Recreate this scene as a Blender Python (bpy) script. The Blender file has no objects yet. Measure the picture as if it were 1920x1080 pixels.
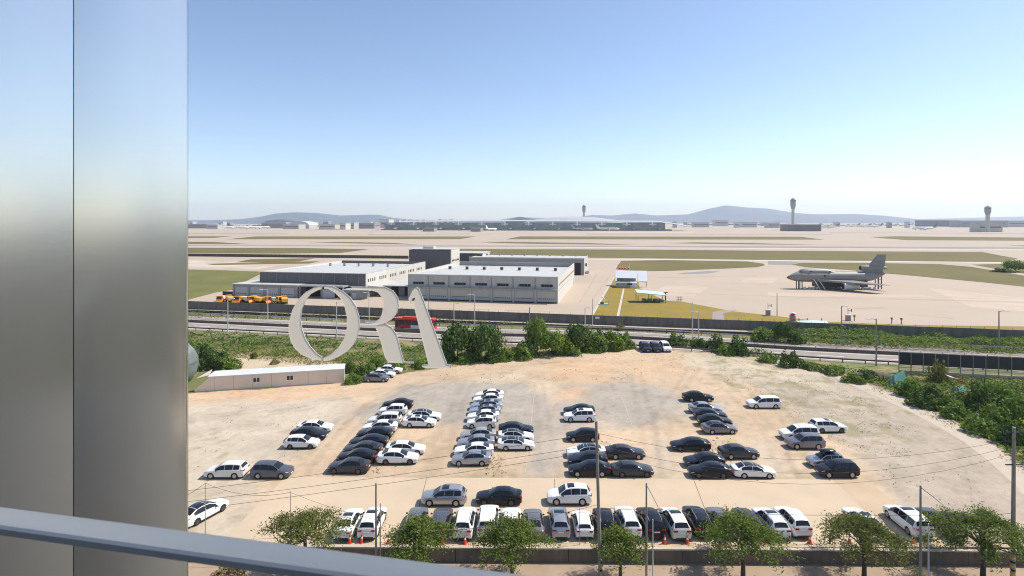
import bpy, math, random
import numpy as np
from mathutils import Vector, Matrix

# ------------------------------------------------------------------ camera, sky, sun, exposure
SC = bpy.context.scene
COL = SC.collection
F, CX, HY, H = 1055.0, 960.0, 415.0, 29.0      # focal length and horizon of the photograph (px of 1920), eye height above the lot

cam_d = bpy.data.cameras.new('camera')
cam = bpy.data.objects.new('camera', cam_d); COL.objects.link(cam)
cam.location = (0, 0, H); cam.rotation_euler = (math.radians(90), 0, 0)
cam_d.sensor_width = 36.0; cam_d.lens = 36.0 * F / 1920
cam_d.shift_y = -(540 - HY) / 1920
cam_d.clip_start = 0.05; cam_d.clip_end = 40000
cam_d.dof.use_dof = True; cam_d.dof.focus_distance = 120; cam_d.dof.aperture_fstop = 7.1
SC.camera = cam

SUN_EL, SUN_DIR = math.radians(50), (0.955, 0.295)          # the sun stands right and ahead
SUN_AZ = math.atan2(SUN_DIR[0], SUN_DIR[1])                # clockwise from +Y
w = bpy.data.worlds.new('World'); SC.world = w; w.use_nodes = True
wn = w.node_tree.nodes; wl = w.node_tree.links
sky = wn.new('ShaderNodeTexSky'); sky.sky_type = 'NISHITA'; sky.sun_disc = False
sky.sun_elevation = SUN_EL; sky.sun_rotation = SUN_AZ
sky.altitude = 30; sky.air_density = 0.85; sky.dust_density = 0.45; sky.ozone_density = 1.6
bg = wn['Background']; bg.inputs['Strength'].default_value = 0.121
tint = wn.new('ShaderNodeMix'); tint.data_type = 'RGBA'; tint.blend_type = 'MULTIPLY'; tint.inputs[0].default_value = 1.0; tint.inputs[7].default_value = (1.0, 0.972, 0.975, 1)
wl.new(sky.outputs[0], tint.inputs[6]); wl.new(tint.outputs[2], bg.inputs['Color'])
sun_d = bpy.data.lights.new('sun', 'SUN'); sun_d.energy = 3.7; sun_d.angle = math.radians(0.55); sun_d.color = (1.0, 0.93, 0.82)
sun = bpy.data.objects.new('sun', sun_d); COL.objects.link(sun)
sd = Vector((SUN_DIR[0], SUN_DIR[1], 0)).normalized() * math.cos(SUN_EL) + Vector((0, 0, math.sin(SUN_EL)))
sun.rotation_euler = sd.to_track_quat('Z', 'Y').to_euler(); sun.location = (80, 40, 120)
SC.view_settings.view_transform = 'Standard'; SC.view_settings.look = 'None'
SC.view_settings.exposure = 0.68; SC.view_settings.gamma = 1.0; SC.view_settings.use_curve_mapping = False
SC.render.engine = 'CYCLES'
cy = SC.cycles
cy.max_bounces = 6; cy.diffuse_bounces = 2; cy.glossy_bounces = 3; cy.transmission_bounces = 4; cy.volume_bounces = 2
cy.transparent_max_bounces = 12; cy.caustics_reflective = False; cy.caustics_refractive = False
cy.sample_clamp_indirect = 6.0
cy.use_denoising = True; cy.filter_width = 1.05
try: cy.denoiser = 'OPENIMAGEDENOISE'
except Exception: pass

# ------------------------------------------------------------------ helpers
rnd = random.Random(7)
def G(px, py, z=0.0):
    """point of the plane z that stands at a pixel of the 1920 x 1080 photograph"""
    t = (H - z) / (py - HY)
    return Vector(((px - CX) * t, F * t, z))

def MAT(name, col, rough=0.7, metal=0.0, var=0.0, vscale=1.0, col2=None, bump=0.0, bscale=20.0, island=0.0, spec=0.5, coat=0.0, detail=4.0, coords='Object', stretch=None):
    m = bpy.data.materials.new(name); m.use_nodes = True
    nt = m.node_tree; N = nt.nodes; Lk = nt.links
    b = N['Principled BSDF']
    b.inputs['Roughness'].default_value = rough; b.inputs['Metallic'].default_value = metal
    b.inputs['Specular IOR Level'].default_value = spec
    if coat: b.inputs['Coat Weight'].default_value = coat; b.inputs['Coat Roughness'].default_value = 0.06
    c = tuple(col) + (1,)
    b.inputs['Base Color'].default_value = c
    out = None
    if var or col2:
        tc = N.new('ShaderNodeTexCoord'); nz = N.new('ShaderNodeTexNoise')
        nz.inputs['Scale'].default_value = vscale; nz.inputs['Detail'].default_value = detail; nz.inputs['Roughness'].default_value = 0.62
        if stretch:
            mp = N.new('ShaderNodeMapping'); mp.inputs['Scale'].default_value = stretch; Lk.new(tc.outputs[coords], mp.inputs['Vector']); Lk.new(mp.outputs[0], nz.inputs['Vector'])
        else: Lk.new(tc.outputs[coords], nz.inputs['Vector'])
        rp = N.new('ShaderNodeMapRange'); rp.inputs[1].default_value = 0.3; rp.inputs[2].default_value = 0.7
        Lk.new(nz.outputs['Fac'], rp.inputs[0])
        mx = N.new('ShaderNodeMix'); mx.data_type = 'RGBA'
        c2 = tuple(col2) if col2 else tuple(max(0, x * (1 - var)) for x in col)
        c1 = tuple(col) if col2 else tuple(min(1, x * (1 + var)) for x in col)
        mx.inputs[6].default_value = c1 + (1,); mx.inputs[7].default_value = c2 + (1,)
        Lk.new(rp.outputs[0], mx.inputs[0]); out = mx.outputs[2]
    if island:
        gm = N.new('ShaderNodeNewGeometry'); hs = N.new('ShaderNodeHueSaturation')
        mr = N.new('ShaderNodeMapRange'); mr.inputs[3].default_value = 1 - island; mr.inputs[4].default_value = 1 + island
        Lk.new(gm.outputs['Random Per Island'], mr.inputs[0]); Lk.new(mr.outputs[0], hs.inputs['Value'])
        mh = N.new('ShaderNodeMapRange'); mh.inputs[3].default_value = 0.475; mh.inputs[4].default_value = 0.515
        ma = N.new('ShaderNodeMath'); ma.operation = 'MULTIPLY'; ma.inputs[1].default_value = 7.31
        mf = N.new('ShaderNodeMath'); mf.operation = 'FRACT'
        Lk.new(gm.outputs['Random Per Island'], ma.inputs[0]); Lk.new(ma.outputs[0], mf.inputs[0]); Lk.new(mf.outputs[0], mh.inputs[0]); Lk.new(mh.outputs[0], hs.inputs['Hue'])
        if out: Lk.new(out, hs.inputs['Color'])
        else: hs.inputs['Color'].default_value = c
        out = hs.outputs[0]
    if out: Lk.new(out, b.inputs['Base Color'])
    if bump:
        tc = N.new('ShaderNodeTexCoord'); nz = N.new('ShaderNodeTexNoise'); nz.inputs['Scale'].default_value = bscale; nz.inputs['Detail'].default_value = 3
        Lk.new(tc.outputs[coords], nz.inputs['Vector'])
        bp = N.new('ShaderNodeBump'); bp.inputs['Strength'].default_value = bump; bp.inputs['Distance'].default_value = 0.05
        Lk.new(nz.outputs['Fac'], bp.inputs['Height']); Lk.new(bp.outputs[0], b.inputs['Normal'])
    return m

def LEAF(name, col, island=0.35, trans=0.25):
    m = MAT(name, col, rough=0.8, island=island, spec=0.12)
    nt = m.node_tree; N = nt.nodes; Lk = nt.links
    b = N['Principled BSDF']; src = b.inputs['Base Color'].links[0].from_socket
    t = N.new('ShaderNodeBsdfTranslucent'); mx = N.new('ShaderNodeMixShader'); mx.inputs[0].default_value = trans
    Lk.new(src, t.inputs['Color']); o = N['Material Output']
    Lk.new(b.outputs[0], mx.inputs[1]); Lk.new(t.outputs[0], mx.inputs[2]); Lk.new(mx.outputs[0], o.inputs['Surface'])
    return m

class MB:
    """collects shapes for ONE mesh object"""
    def __init__(s): s.v = []; s.f = []
    def add(s, vs, fs):
        o = len(s.v); s.v += [tuple(p) for p in vs]; s.f += [tuple(o + i for i in f) for f in fs]; return s
    def box(s, x0, x1, y0, y1, z0, z1):
        return s.add([(x0,y0,z0),(x1,y0,z0),(x1,y1,z0),(x0,y1,z0),(x0,y0,z1),(x1,y0,z1),(x1,y1,z1),(x0,y1,z1)],
                     [(3,2,1,0),(4,5,6,7),(0,1,5,4),(1,2,6,5),(2,3,7,6),(3,0,4,7)])
    def prism(s, poly, z0, z1):
        n = len(poly)
        return s.add([(p[0],p[1],z0) for p in poly] + [(p[0],p[1],z1) for p in poly],
                     [tuple(range(n-1,-1,-1)), tuple(range(n,2*n))] + [(i,(i+1)%n,n+(i+1)%n,n+i) for i in range(n)])
    def tube(s, pts, rads, seg=8, cap=True):
        pts = [Vector(p) for p in pts]
        if not isinstance(rads, (list, tuple)): rads = [rads] * len(pts)
        o = len(s.v); n = len(pts)
        for i, p in enumerate(pts):
            d = (pts[min(i+1,n-1)] - pts[max(i-1,0)]).normalized()
            a = d.cross(Vector((0,0,1)) if abs(d.z) < 0.95 else Vector((1,0,0))).normalized(); b = d.cross(a)
            for k in range(seg):
                t = 2*math.pi*k/seg; q = p + (a*math.cos(t) + b*math.sin(t)) * rads[i]
                s.v.append((q.x,q.y,q.z))
        for i in range(n-1):
            for k in range(seg):
                s.f.append((o+i*seg+k, o+i*seg+(k+1)%seg, o+(i+1)*seg+(k+1)%seg, o+(i+1)*seg+k))
        if cap:
            s.f.append(tuple(o+k for k in range(seg-1,-1,-1))); s.f.append(tuple(o+(n-1)*seg+k for k in range(seg)))
        return s
    def lathe(s, prof, c=(0,0,0), seg=16, axis='z'):
        o = len(s.v); n = len(prof)
        for r, h in prof:
            for k in range(seg):
                t = 2*math.pi*k/seg; a, b = r*math.cos(t), r*math.sin(t)
                q = (a,b,h) if axis == 'z' else ((h,a,b) if axis == 'x' else (a,h,b))
                s.v.append((c[0]+q[0],c[1]+q[1],c[2]+q[2]))
        for i in range(n-1):
            for k in range(seg): s.f.append((o+i*seg+k, o+i*seg+(k+1)%seg, o+(i+1)*seg+(k+1)%seg, o+(i+1)*seg+k))
        s.f.append(tuple(o+k for k in range(seg-1,-1,-1))); s.f.append(tuple(o+(n-1)*seg+k for k in range(seg)))
        return s
    def mesh(s, name, mat, smooth=None):
        me = bpy.data.meshes.new(name); me.from_pydata(s.v, [], s.f); me.materials.append(mat)
        if smooth is not None:
            me.polygons.foreach_set('use_smooth', [True]*len(me.polygons))
            try: me.set_sharp_from_angle(angle=math.radians(smooth))
            except Exception: pass
        me.update(); return me
    def obj(s, name, mat, parent=None, smooth=None):
        return link(name, s.mesh(name, mat, smooth), parent)

def link(name, data, parent=None):
    o = bpy.data.objects.new(name, data); COL.objects.link(o)
    if parent is not None: o.parent = parent
    return o
def tag(o, label=None, cat=None, group=None, kind=None):
    if label: o['label'] = label
    if cat: o['category'] = cat
    if group: o['group'] = group
    if kind: o['kind'] = kind
    return o
def thing(name, label, cat, loc=(0,0,0), rz=0.0, group=None):
    o = link(name, None); o.location = loc; o.rotation_euler = (0,0,rz); o.empty_display_size = 0.3
    return tag(o, label, cat, group)
def copy_tree(o, parent=None):
    c = o.copy(); COL.objects.link(c); c.parent = parent
    for ch in [x for x in o.children]: copy_tree(ch, c)
    return c
def struct(o): o['kind'] = 'structure'; return o
def sheet(name, pts, z, mat, kind='structure'):
    m = MB(); m.add([(p[0],p[1],z) for p in pts], [tuple(range(len(pts)))])
    o = m.obj(name, mat)
    # face up
    if o.data.polygons[0].normal.z < 0: o.data.flip_normals()
    if kind: o['kind'] = kind
    return o
def pxsheet(name, pts, z, mat, kind='structure'): return sheet(name, [G(*p) for p in pts], z, mat, kind)

def quads(name, cen, size, nrm, rng, mat, aspect=0.62):
    """many small leaf faces as one mesh (numpy)"""
    n = len(cen)
    nrm = nrm / np.maximum(np.linalg.norm(nrm, axis=1, keepdims=True), 1e-6)
    r = rng.normal(size=(n,3)); a = np.cross(nrm, r); a /= np.maximum(np.linalg.norm(a, axis=1, keepdims=True), 1e-6); b = np.cross(nrm, a)
    size = np.broadcast_to(np.asarray(size, dtype=float).reshape(-1,1), (n,1))
    a = a*size*0.5; b = b*size*0.5*aspect
    V = np.stack([cen-a, cen-b*1.0, cen+a, cen+b*1.0], axis=1).reshape(-1,3)
    me = bpy.data.meshes.new(name); me.vertices.add(4*n); me.loops.add(4*n); me.polygons.add(n)
    me.vertices.foreach_set('co', V.astype(np.float32).ravel())
    me.loops.foreach_set('vertex_index', np.arange(4*n, dtype=np.int32))
    me.polygons.foreach_set('loop_start', np.arange(0, 4*n, 4, dtype=np.int32))
    me.polygons.foreach_set('loop_total', np.full(n, 4, dtype=np.int32))
    me.materials.append(mat); me.update(); me.validate(); return me

def vnoise(x, y, seed):
    rs = np.random.RandomState(seed); L = rs.rand(256,256)
    xi = np.floor(x).astype(int); yi = np.floor(y).astype(int); fx = x-xi; fy = y-yi
    fx = fx*fx*(3-2*fx); fy = fy*fy*(3-2*fy)
    g = lambda i,j: L[i%256, j%256]
    return (g(xi,yi)*(1-fx)+g(xi+1,yi)*fx)*(1-fy) + (g(xi,yi+1)*(1-fx)+g(xi+1,yi+1)*fx)*fy
def fbm(x, y, scale, octv, seed):
    s = 0; a = 0.5; t = 0
    for k in range(octv):
        s = s + a*vnoise(x/scale+17.3*k, y/scale+5.1*k, seed+k); t += a; a *= 0.55; scale /= 2.03
    return s/t
def inpoly(x, y, poly):
    c = np.zeros(x.shape, bool); n = len(poly); j = n-1
    for i in range(n):
        xi, yi = poly[i][0], poly[i][1]; xj, yj = poly[j][0], poly[j][1]
        if yi != yj:
            k = ((yi > y) != (yj > y)) & (x < (xj-xi)*(y-yi)/(yj-yi)+xi); c ^= k
        j = i
    return c
# ------------------------------------------------------------------ materials
M = {}
M['concrete_far'] = MAT('airfield concrete', (0.465,0.375,0.285), 0.9, col2=(0.40,0.32,0.245), vscale=0.012, detail=6)
M['apron'] = MAT('apron concrete', (0.475,0.375,0.285), 0.9, col2=(0.42,0.342,0.262), vscale=0.03, detail=7)
M['grass_far'] = MAT('dry airfield grass', (0.158,0.124,0.022), 0.95, col2=(0.108,0.090,0.017), vscale=0.02, detail=8)
M['grass_near'] = MAT('mown green grass', (0.30,0.202,0.020), 0.95, col2=(0.20,0.152,0.016), vscale=0.09, detail=8, bump=0.5, bscale=3)
M['grass_green'] = MAT('rough green grass', (0.095,0.118,0.018), 0.95, col2=(0.19,0.155,0.036), vscale=0.07, detail=8, bump=0.6, bscale=2)
M['runway'] = MAT('runway asphalt', (0.26,0.235,0.225), 0.9, var=0.12, vscale=0.02)
M['road'] = MAT('road asphalt worn pale', (0.335,0.285,0.245), 0.92, col2=(0.265,0.23,0.20), vscale=0.25, detail=8)
M['white_paint'] = MAT('white road paint', (0.75,0.74,0.70), 0.7, var=0.12, vscale=1.5)
M['slab'] = MAT('tan concrete slab', (0.585,0.455,0.315), 0.92, col2=(0.50,0.395,0.28), vscale=0.16, detail=9, bump=0.15, bscale=6)
M['slab2'] = MAT('orange tan concrete slab', (0.54,0.40,0.265), 0.92, col2=(0.47,0.355,0.24), vscale=0.2, detail=9)
M['path'] = MAT('pale concrete path', (0.53,0.445,0.345), 0.92, col2=(0.46,0.385,0.30), vscale=0.5, detail=9, bump=0.2, bscale=5)
M['street'] = MAT('street asphalt pale', (0.25,0.20,0.148), 0.92, col2=(0.19,0.155,0.118), vscale=0.3, detail=9)
M['paver'] = MAT('reddish sidewalk pavers', (0.33,0.235,0.16), 0.9, col2=(0.39,0.295,0.21), vscale=0.5, detail=9)
M['retwall'] = MAT('weathered concrete wall', (0.175,0.132,0.10), 0.92, col2=(0.095,0.076,0.062), vscale=1.2, detail=9, stretch=(1,1,.25), bump=0.3, bscale=5)
M['conc_light'] = MAT('light concrete', (0.50,0.43,0.35), 0.9, var=0.12, vscale=0.6)
M['conc_kerb'] = MAT('kerb concrete', (0.52,0.47,0.40), 0.9, var=0.1, vscale=1.0)
M['fence'] = MAT('dark grey fence panel', (0.17,0.148,0.130), 0.8, var=0.3, vscale=0.7, detail=7, stretch=(1,1,.25))
M['steel_grey'] = MAT('galvanised steel', (0.42,0.43,0.44), 0.45, 0.6)
M['pole'] = MAT('pale painted pole', (0.60,0.58,0.54), 0.5)
M['pole_conc'] = MAT('concrete utility pole', (0.29,0.25,0.205), 0.85, var=0.15, vscale=2)
M['pole_lamp'] = MAT('grey lamp pole', (0.27,0.245,0.215), 0.6, var=0.1, vscale=2)
M['dark'] = MAT('dark metal', (0.035,0.034,0.036), 0.6)
M['black'] = MAT('black rubber', (0.012,0.012,0.013), 0.75)
M['wire'] = MAT('wire', (0.06,0.05,0.045), 0.7)
M['wire_pale'] = MAT('pale cable', (0.35,0.31,0.27), 0.6)
M['wall_dark'] = MAT('dark slate cladding', (0.115,0.110,0.115), 0.6, var=0.16, vscale=0.8, detail=7, stretch=(1,1,.12))
M['wall_grey'] = MAT('grey cladding', (0.29,0.29,0.285), 0.6, var=0.08, vscale=0.2)
M['wall_pale'] = MAT('pale grey cladding', (0.46,0.455,0.42), 0.55, var=0.13, vscale=0.8, detail=7, stretch=(1,1,.12))
M['wall_cream'] = MAT('cream cladding', (0.60,0.575,0.52), 0.55, var=0.10, vscale=0.8, detail=7, stretch=(1,1,.12))
M['roof_white'] = MAT('white metal roof', (0.53,0.52,0.485), 0.5, var=0.08, vscale=0.25, detail=7)
M['roof_grey'] = MAT('grey roof membrane', (0.42,0.43,0.45), 0.7, var=0.06, vscale=0.1)
M['door'] = MAT('pale roller door', (0.47,0.455,0.425), 0.5, var=0.04, vscale=0.6)
M['door_grey'] = MAT('grey roller door', (0.39,0.405,0.43), 0.5, var=0.04, vscale=0.6)
M['glass'] = MAT('dark window glass', (0.02,0.022,0.026), 0.08, spec=0.6)
M['glass_teal'] = MAT('teal terminal glass', (0.17,0.245,0.25), 0.3, spec=0.5, var=0.3, vscale=0.05)
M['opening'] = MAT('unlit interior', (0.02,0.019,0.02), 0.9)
M['white'] = MAT('white paint', (0.78,0.78,0.77), 0.45)
M['orange'] = MAT('orange truck paint', (0.72,0.27,0.03), 0.45)
M['yellow'] = MAT('yellow truck paint', (0.80,0.42,0.03), 0.45)
M['red'] = MAT('red paint', (0.55,0.03,0.03), 0.4)
M['cone_red'] = MAT('traffic cone orange red', (0.72,0.075,0.03), 0.55)
M['teal'] = MAT('pale teal sheet roof', (0.50,0.66,0.62), 0.5, var=0.06, vscale=0.5)
M['teal_net'] = MAT('teal netting', (0.08,0.26,0.22), 0.8, var=0.25, vscale=1.5)
M['plane_grey'] = MAT('aircraft grey paint', (0.235,0.228,0.215), 0.5, var=0.14, vscale=0.3)
M['plane_dark'] = MAT('dark blue grey paint', (0.065,0.068,0.082), 0.6)
M['plane_light'] = MAT('engine cowl pale metal', (0.55,0.55,0.54), 0.4, 0.2)
M['rust'] = MAT('rusted nose cap', (0.24,0.10,0.065), 0.7, var=0.2, vscale=2)
M['plane_white'] = MAT('airliner white', (0.80,0.80,0.80), 0.4)
M['plane_blue'] = MAT('airliner pale blue', (0.32,0.52,0.62), 0.4)
M['tail_dark'] = MAT('airliner dark tail', (0.12,0.10,0.14), 0.4)
M['tail_red'] = MAT('airliner red tail', (0.35,0.12,0.08), 0.4)
M['shed_wall'] = MAT('beige prefab wall', (0.68,0.575,0.465), 0.75, var=0.05, vscale=0.4)
M['shed_roof'] = MAT('pale grey shed roof', (0.62,0.63,0.66), 0.5, var=0.04, vscale=0.3)
M['tarp'] = MAT('grey plastic sheeting', (0.22,0.25,0.24), 0.4, col2=(0.09,0.115,0.11), vscale=0.7, bump=0.5, bscale=1.5)
M['bark'] = MAT('bark', (0.075,0.055,0.040), 0.9, var=0.3, vscale=6)
M['leaf_tree'] = LEAF('street tree leaves', (0.145,0.198,0.042), 0.55, 0.35)
M['leaf_tree2'] = LEAF('street tree leaves, yellowing', (0.155,0.178,0.050), 0.45, 0.35)
M['leaf_bush'] = LEAF('bush leaves', (0.160,0.245,0.045), 0.5, 0.25)
M['leaf_dark'] = LEAF('dark bush leaves', (0.085,0.145,0.036), 0.6, 0.15)
M['leaf_pine'] = LEAF('pine needles', (0.068,0.110,0.038), 0.5, 0.2)
M['leaf_ivy'] = LEAF('ivy leaves', (0.170,0.245,0.048), 0.6, 0.2)
M['leaf_weed'] = LEAF('weeds', (0.20,0.205,0.055), 0.5, 0.25)
M['leaf_dry'] = LEAF('dry weeds', (0.30,0.235,0.10), 0.4, 0.2)
M['flower'] = LEAF('pale seed heads', (0.45,0.44,0.38), 0.25, 0.2)
M['hill'] = MAT('wooded hill', (0.085,0.115,0.145), 0.95, var=0.3, vscale=0.003, detail=8)  # distance haze is put into this colour, paler and bluer than woods
M['hazard_y'] = MAT('yellow hazard tape', (0.62,0.36,0.03), 0.6)

# ------------------------------------------------------------------ the ground
def ground_near():
    st = 0.5
    xs = np.arange(-135, 150.01, st); ys = np.arange(50.05, 194, st)
    X, Y = np.meshgrid(xs, ys); nx, ny = len(xs), len(ys)
    wx = X + (fbm(X,Y,9,4,3)-0.5)*7; wy = Y + (fbm(X,Y,9,4,11)-0.5)*9
    base = np.stack([np.full_like(X,.545), np.full_like(X,.405), np.full_like(X,.272)], -1)       # sandy orange dirt
    n1 = fbm(X,Y,14,5,21)[...,None]; n2 = fbm(X,Y,3.2,4,31)[...,None]; n3 = fbm(X*0.35,Y,4,4,71)[...,None]
    n4 = fbm(X*.5,Y,1.6,3,91)[...,None]
    C = base*(0.80+0.38*n1)*(.93+.14*n4)
    C = C + (n3-0.5)*np.array([.15,.125,.09])
    def paint(poly, col, a=1.0, soft=1.0):
        nonlocal C
        P = [G(*p) for p in poly]
        acc = 0
        for k,(dx,dy) in enumerate(((0,0),(1.2,0.6),(-1.1,0.9),(0.5,-1.4),(-0.7,-0.8))):
            acc = acc + inpoly(wx+dx*soft, wy+dy*soft*1.4, P)
        m = (acc/5.0*a)[...,None]
        C = C*(1-m) + m*np.array(col)*(0.80+0.40*n2)*(.92+.16*n4)
    pale=(.50,.425,.33); grey=(.365,.325,.275); grey2=(.42,.365,.30); orange=(.58,.385,.235); sand=(.575,.46,.33); rightp=(.41,.34,.265)
    paint([(300,765),(440,752),(560,742),(660,752),(640,790),(560,850),(500,898),(300,900)], pale, 0.85)
    paint([(300,880),(535,893),(430,1010),(300,1010)], (.52,.44,.335), 0.8)
    paint([(735,728),(905,715),(1005,722),(1045,770),(1005,812),(1010,870),(985,890),(960,800),(870,798),(640,795),(700,760)], grey, 0.9)
    paint([(1000,805),(1060,790),(1070,860),(1050,893),(960,893),(985,850)], grey2, 0.8)
    paint([(1048,722),(1180,712),(1265,722),(1275,765),(1230,800),(1150,802),(1010,806),(1050,760)], grey, 0.85)
    paint([(1270,740),(1400,765),(1385,800),(1240,800)], grey2, 0.7)
    paint([(1050,728),(1110,722),(1110,752),(1045,760)], orange, 0.8)
    paint([(1200,840),(1260,830),(1270,893),(1190,893)], pale, 0.6)
    paint([(1420,715),(1520,672),(1700,735),(1920,835),(2000,900),(2000,1035),(1780,1030),(1700,962),(1630,902),(1590,830),(1500,790)], rightp, 0.9)
    paint([(1290,660),(1420,668),(1560,690),(1560,730),(1400,722),(1290,690)], (.50,.42,.31), 0.8)
    paint([(900,700),(985,690),(1000,712),(900,722)], sand, 0.8)
    paint([(1000,715),(1050,712),(1040,770),(1010,760)], sand, 0.6)
    paint([(1040,675),(1160,670),(1160,712),(1040,712)], orange, 0.75)
    paint([(1180,672),(1260,668),(1270,700),(1180,706)], orange, 0.6)
    paint([(352,735),(600,722),(700,725),(600,742),(352,762)], orange, 0.6)
    paint([(1340,840),(1480,820),(1500,893),(1350,893)], pale, 0.5)
    # wheel tracks between the rows and across the lot
    tn1 = (fbm(X,Y,5,3,97)-.5)*1.2; tn2 = (0.4+0.6*fbm(X,Y,3,3,98))
    def track(pts, wd, k):
        nonlocal C
        P = [G(*p) for p in pts]
        for a_, b_ in zip(P[:-1], P[1:]):
            dx, dy = b_.x-a_.x, b_.y-a_.y; L2 = dx*dx+dy*dy
            t_ = np.clip(((X-a_.x)*dx+(Y-a_.y)*dy)/L2, 0, 1); d_ = np.hypot(X-a_.x-t_*dx, Y-a_.y-t_*dy) + tn1
            m_ = np.exp(-((np.abs(d_)-.85)/wd)**2)[...,None]*tn2[...,None]
            C = C*(1-m_*.16*k)
    for pts_ in ([(560,890),(640,790),(760,725),(900,700)], [(590,880),(690,760),(850,712)], [(800,890),(840,790),(880,715)], [(812,885),(860,760),(1010,700)], [(1030,890),(1020,800),(1010,720)],
                 [(1230,890),(1215,800),(1190,700)], [(1250,885),(1240,780),(1300,690)], [(1480,890),(1440,800),(1340,700)], [(1500,880),(1480,790),(1420,720),(1330,680)], [(430,905),(900,900),(1600,905)], [(450,965),(1000,925),(1640,940)], [(400,780),(560,760),(720,730)]):
        track(pts_, .45, 1.0)
    sp = np.clip((fbm(X,Y,1.1,2,131)-.68)*9,0,1)[...,None]*.16; C = C*(1-sp)
    # weeds in the lot
    wm = np.clip((fbm(X,Y,2.4,4,51)-0.60)*8,0,1) * np.clip((fbm(X,Y,18,3,61)-0.40)*4,0,1)
    lot_r = inpoly(X,Y,[G(*p) for p in [(1320,655),(1560,690),(1760,790),(1760,860),(1560,810),(1440,770),(1330,700)]])
    wm = np.clip(wm*0.5 + lot_r*np.clip((fbm(X,Y,2.0,4,52)-0.52)*7,0,1)*0.75, 0, 1)[...,None]
    C = C*(1-wm*.8) + wm*.8*np.array([.235,.21,.095])
    # beyond the lot: verge
    edge = [G(*p) for p in [(250,742),(365,736),(645,718),(700,712),(760,700),(850,683),(1000,668),(1180,652),(1250,648),(1330,652),(1420,670),(1560,692),(1640,724),(1700,746),(1760,774),(1820,806),(1870,838),(1920,876),(2050,980)]]
    ex = np.array([p.x for p in edge]); ey = np.array([p.y for p in edge])
    lot = [(p.x,p.y) for p in edge] + [(90,40),(-90,40)]
    beyond = (~inpoly(X+(fbm(X,Y,3,3,82)-.5)*1.5, Y-(fbm(X,Y,4,3,81)-0.5)*3, lot))[...,None]
    verge = np.array([.15,.155,.05])*(0.6+0.8*n1); verge = np.where(n2>0.56, np.array([.27,.22,.10]), verge)
    C = np.where(beyond, verge, C)
    m = inpoly(wx,wy,[G(*p) for p in [(440,662),(560,668),(660,682),(640,700),(480,696),(430,680)]])[...,None]
    C = np.where(m & beyond, np.array([.50,.40,.27])*(0.7+0.6*n2), C)
    C = np.clip(C, 0.01, 0.8)
    V = np.stack([X, Y, np.zeros_like(X)], -1).reshape(-1,3)
    idx = np.arange(nx*ny).reshape(ny,nx)
    Q = np.stack([idx[:-1,:-1], idx[:-1,1:], idx[1:,1:], idx[1:,:-1]], -1).reshape(-1,4)
    qx = V[Q].mean(1); Q = Q[qx[:,1] < 162.6 - 0.215*qx[:,0]]
    me = bpy.data.meshes.new('ground'); n = len(Q)
    me.vertices.add(len(V)); me.loops.add(4*n); me.polygons.add(n)
    me.vertices.foreach_set('co', V.astype(np.float32).ravel()); me.loops.foreach_set('vertex_index', Q.astype(np.int32).ravel())
    me.polygons.foreach_set('loop_start', np.arange(0,4*n,4,dtype=np.int32)); me.polygons.foreach_set('loop_total', np.full(n,4,dtype=np.int32))
    at = me.color_attributes.new('soil', 'FLOAT_COLOR', 'POINT')
    at.data.foreach_set('color', np.concatenate([C.reshape(-1,3), np.ones((nx*ny,1))],1).astype(np.float32).ravel())
    m = MAT('bare soil and gravel', (.5,.4,.3), 0.95, bump=0.35, bscale=4)
    nt = m.node_tree; N = nt.nodes; Lk = nt.links
    a = N.new('ShaderNodeAttribute'); a.attribute_name = 'soil'
    tc = N.new('ShaderNodeTexCoord'); nz = N.new('ShaderNodeTexNoise'); nz.inputs['Scale'].default_value = 1.1; nz.inputs['Detail'].default_value = 10; nz.inputs['Roughness'].default_value = 0.85
    Lk.new(tc.outputs['Object'], nz.inputs['Vector'])
    mr = N.new('ShaderNodeMapRange'); mr.inputs[1].default_value = .25; mr.inputs[2].default_value = .75; mr.inputs[3].default_value = .72; mr.inputs[4].default_value = 1.22
    Lk.new(nz.outputs['Fac'], mr.inputs[0])
    hs = N.new('ShaderNodeHueSaturation'); Lk.new(a.outputs['Color'], hs.inputs['Color']); Lk.new(mr.outputs[0], hs.inputs['Value'])
    Lk.new(hs.outputs[0], N['Principled BSDF'].inputs['Base Color'])
    me.materials.append(m); me.update(); me.validate()
    struct(link('ground', me))
ground_near()

FAR = 14000
sheet('airfield_ground', [(-13500,50.02),(13500,50.02),(13500,FAR),(-13500,FAR)], -0.06, M['concrete_far'])
sheet('street_ground', [(-13500,-900),(13500,-900),(13500,49.9),(-13500,49.9)], -1.30, MAT('scrub land and roofs', (.042,.046,.03), .95, col2=(.075,.065,.05), vscale=.02, detail=8))
sheet('field', [(-13500,50.5),(-150,50.5),(-150,190),(-6000,7800),(-13500,7800)], -.03, MAT('overgrown field', (.045,.055,.025), .95, col2=(.07,.07,.035), vscale=.01, detail=8))  # land added out of view to darken what the steel pillar reflects
sheet('field', [(56,50.4),(13400,50.4),(13400,13000),(12700,13000),(190,194)], .026, bpy.data.materials['overgrown field'])  # more dark land outside the frame, added for the pillar's reflection
sheet('side_road', [(86,-700),(101,-700),(101,44),(86,44)], -1.27, M['path'])  # unseen pale strip, added to draw a light band in the pillar's reflection
sheet('bare_soil', [(14,-60),(58,-60),(58,28),(14,28)], -1.275, MAT('bare brown soil', (.26,.19,.125), .95, var=.25, vscale=.1, detail=7))  # unseen brown sheet, added to tone the lower part of the pillar's reflection
sheet('street_asphalt', [(-160,30),(160,30),(160,46.3),(-160,46.3)], -1.28, M['street'])

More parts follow.
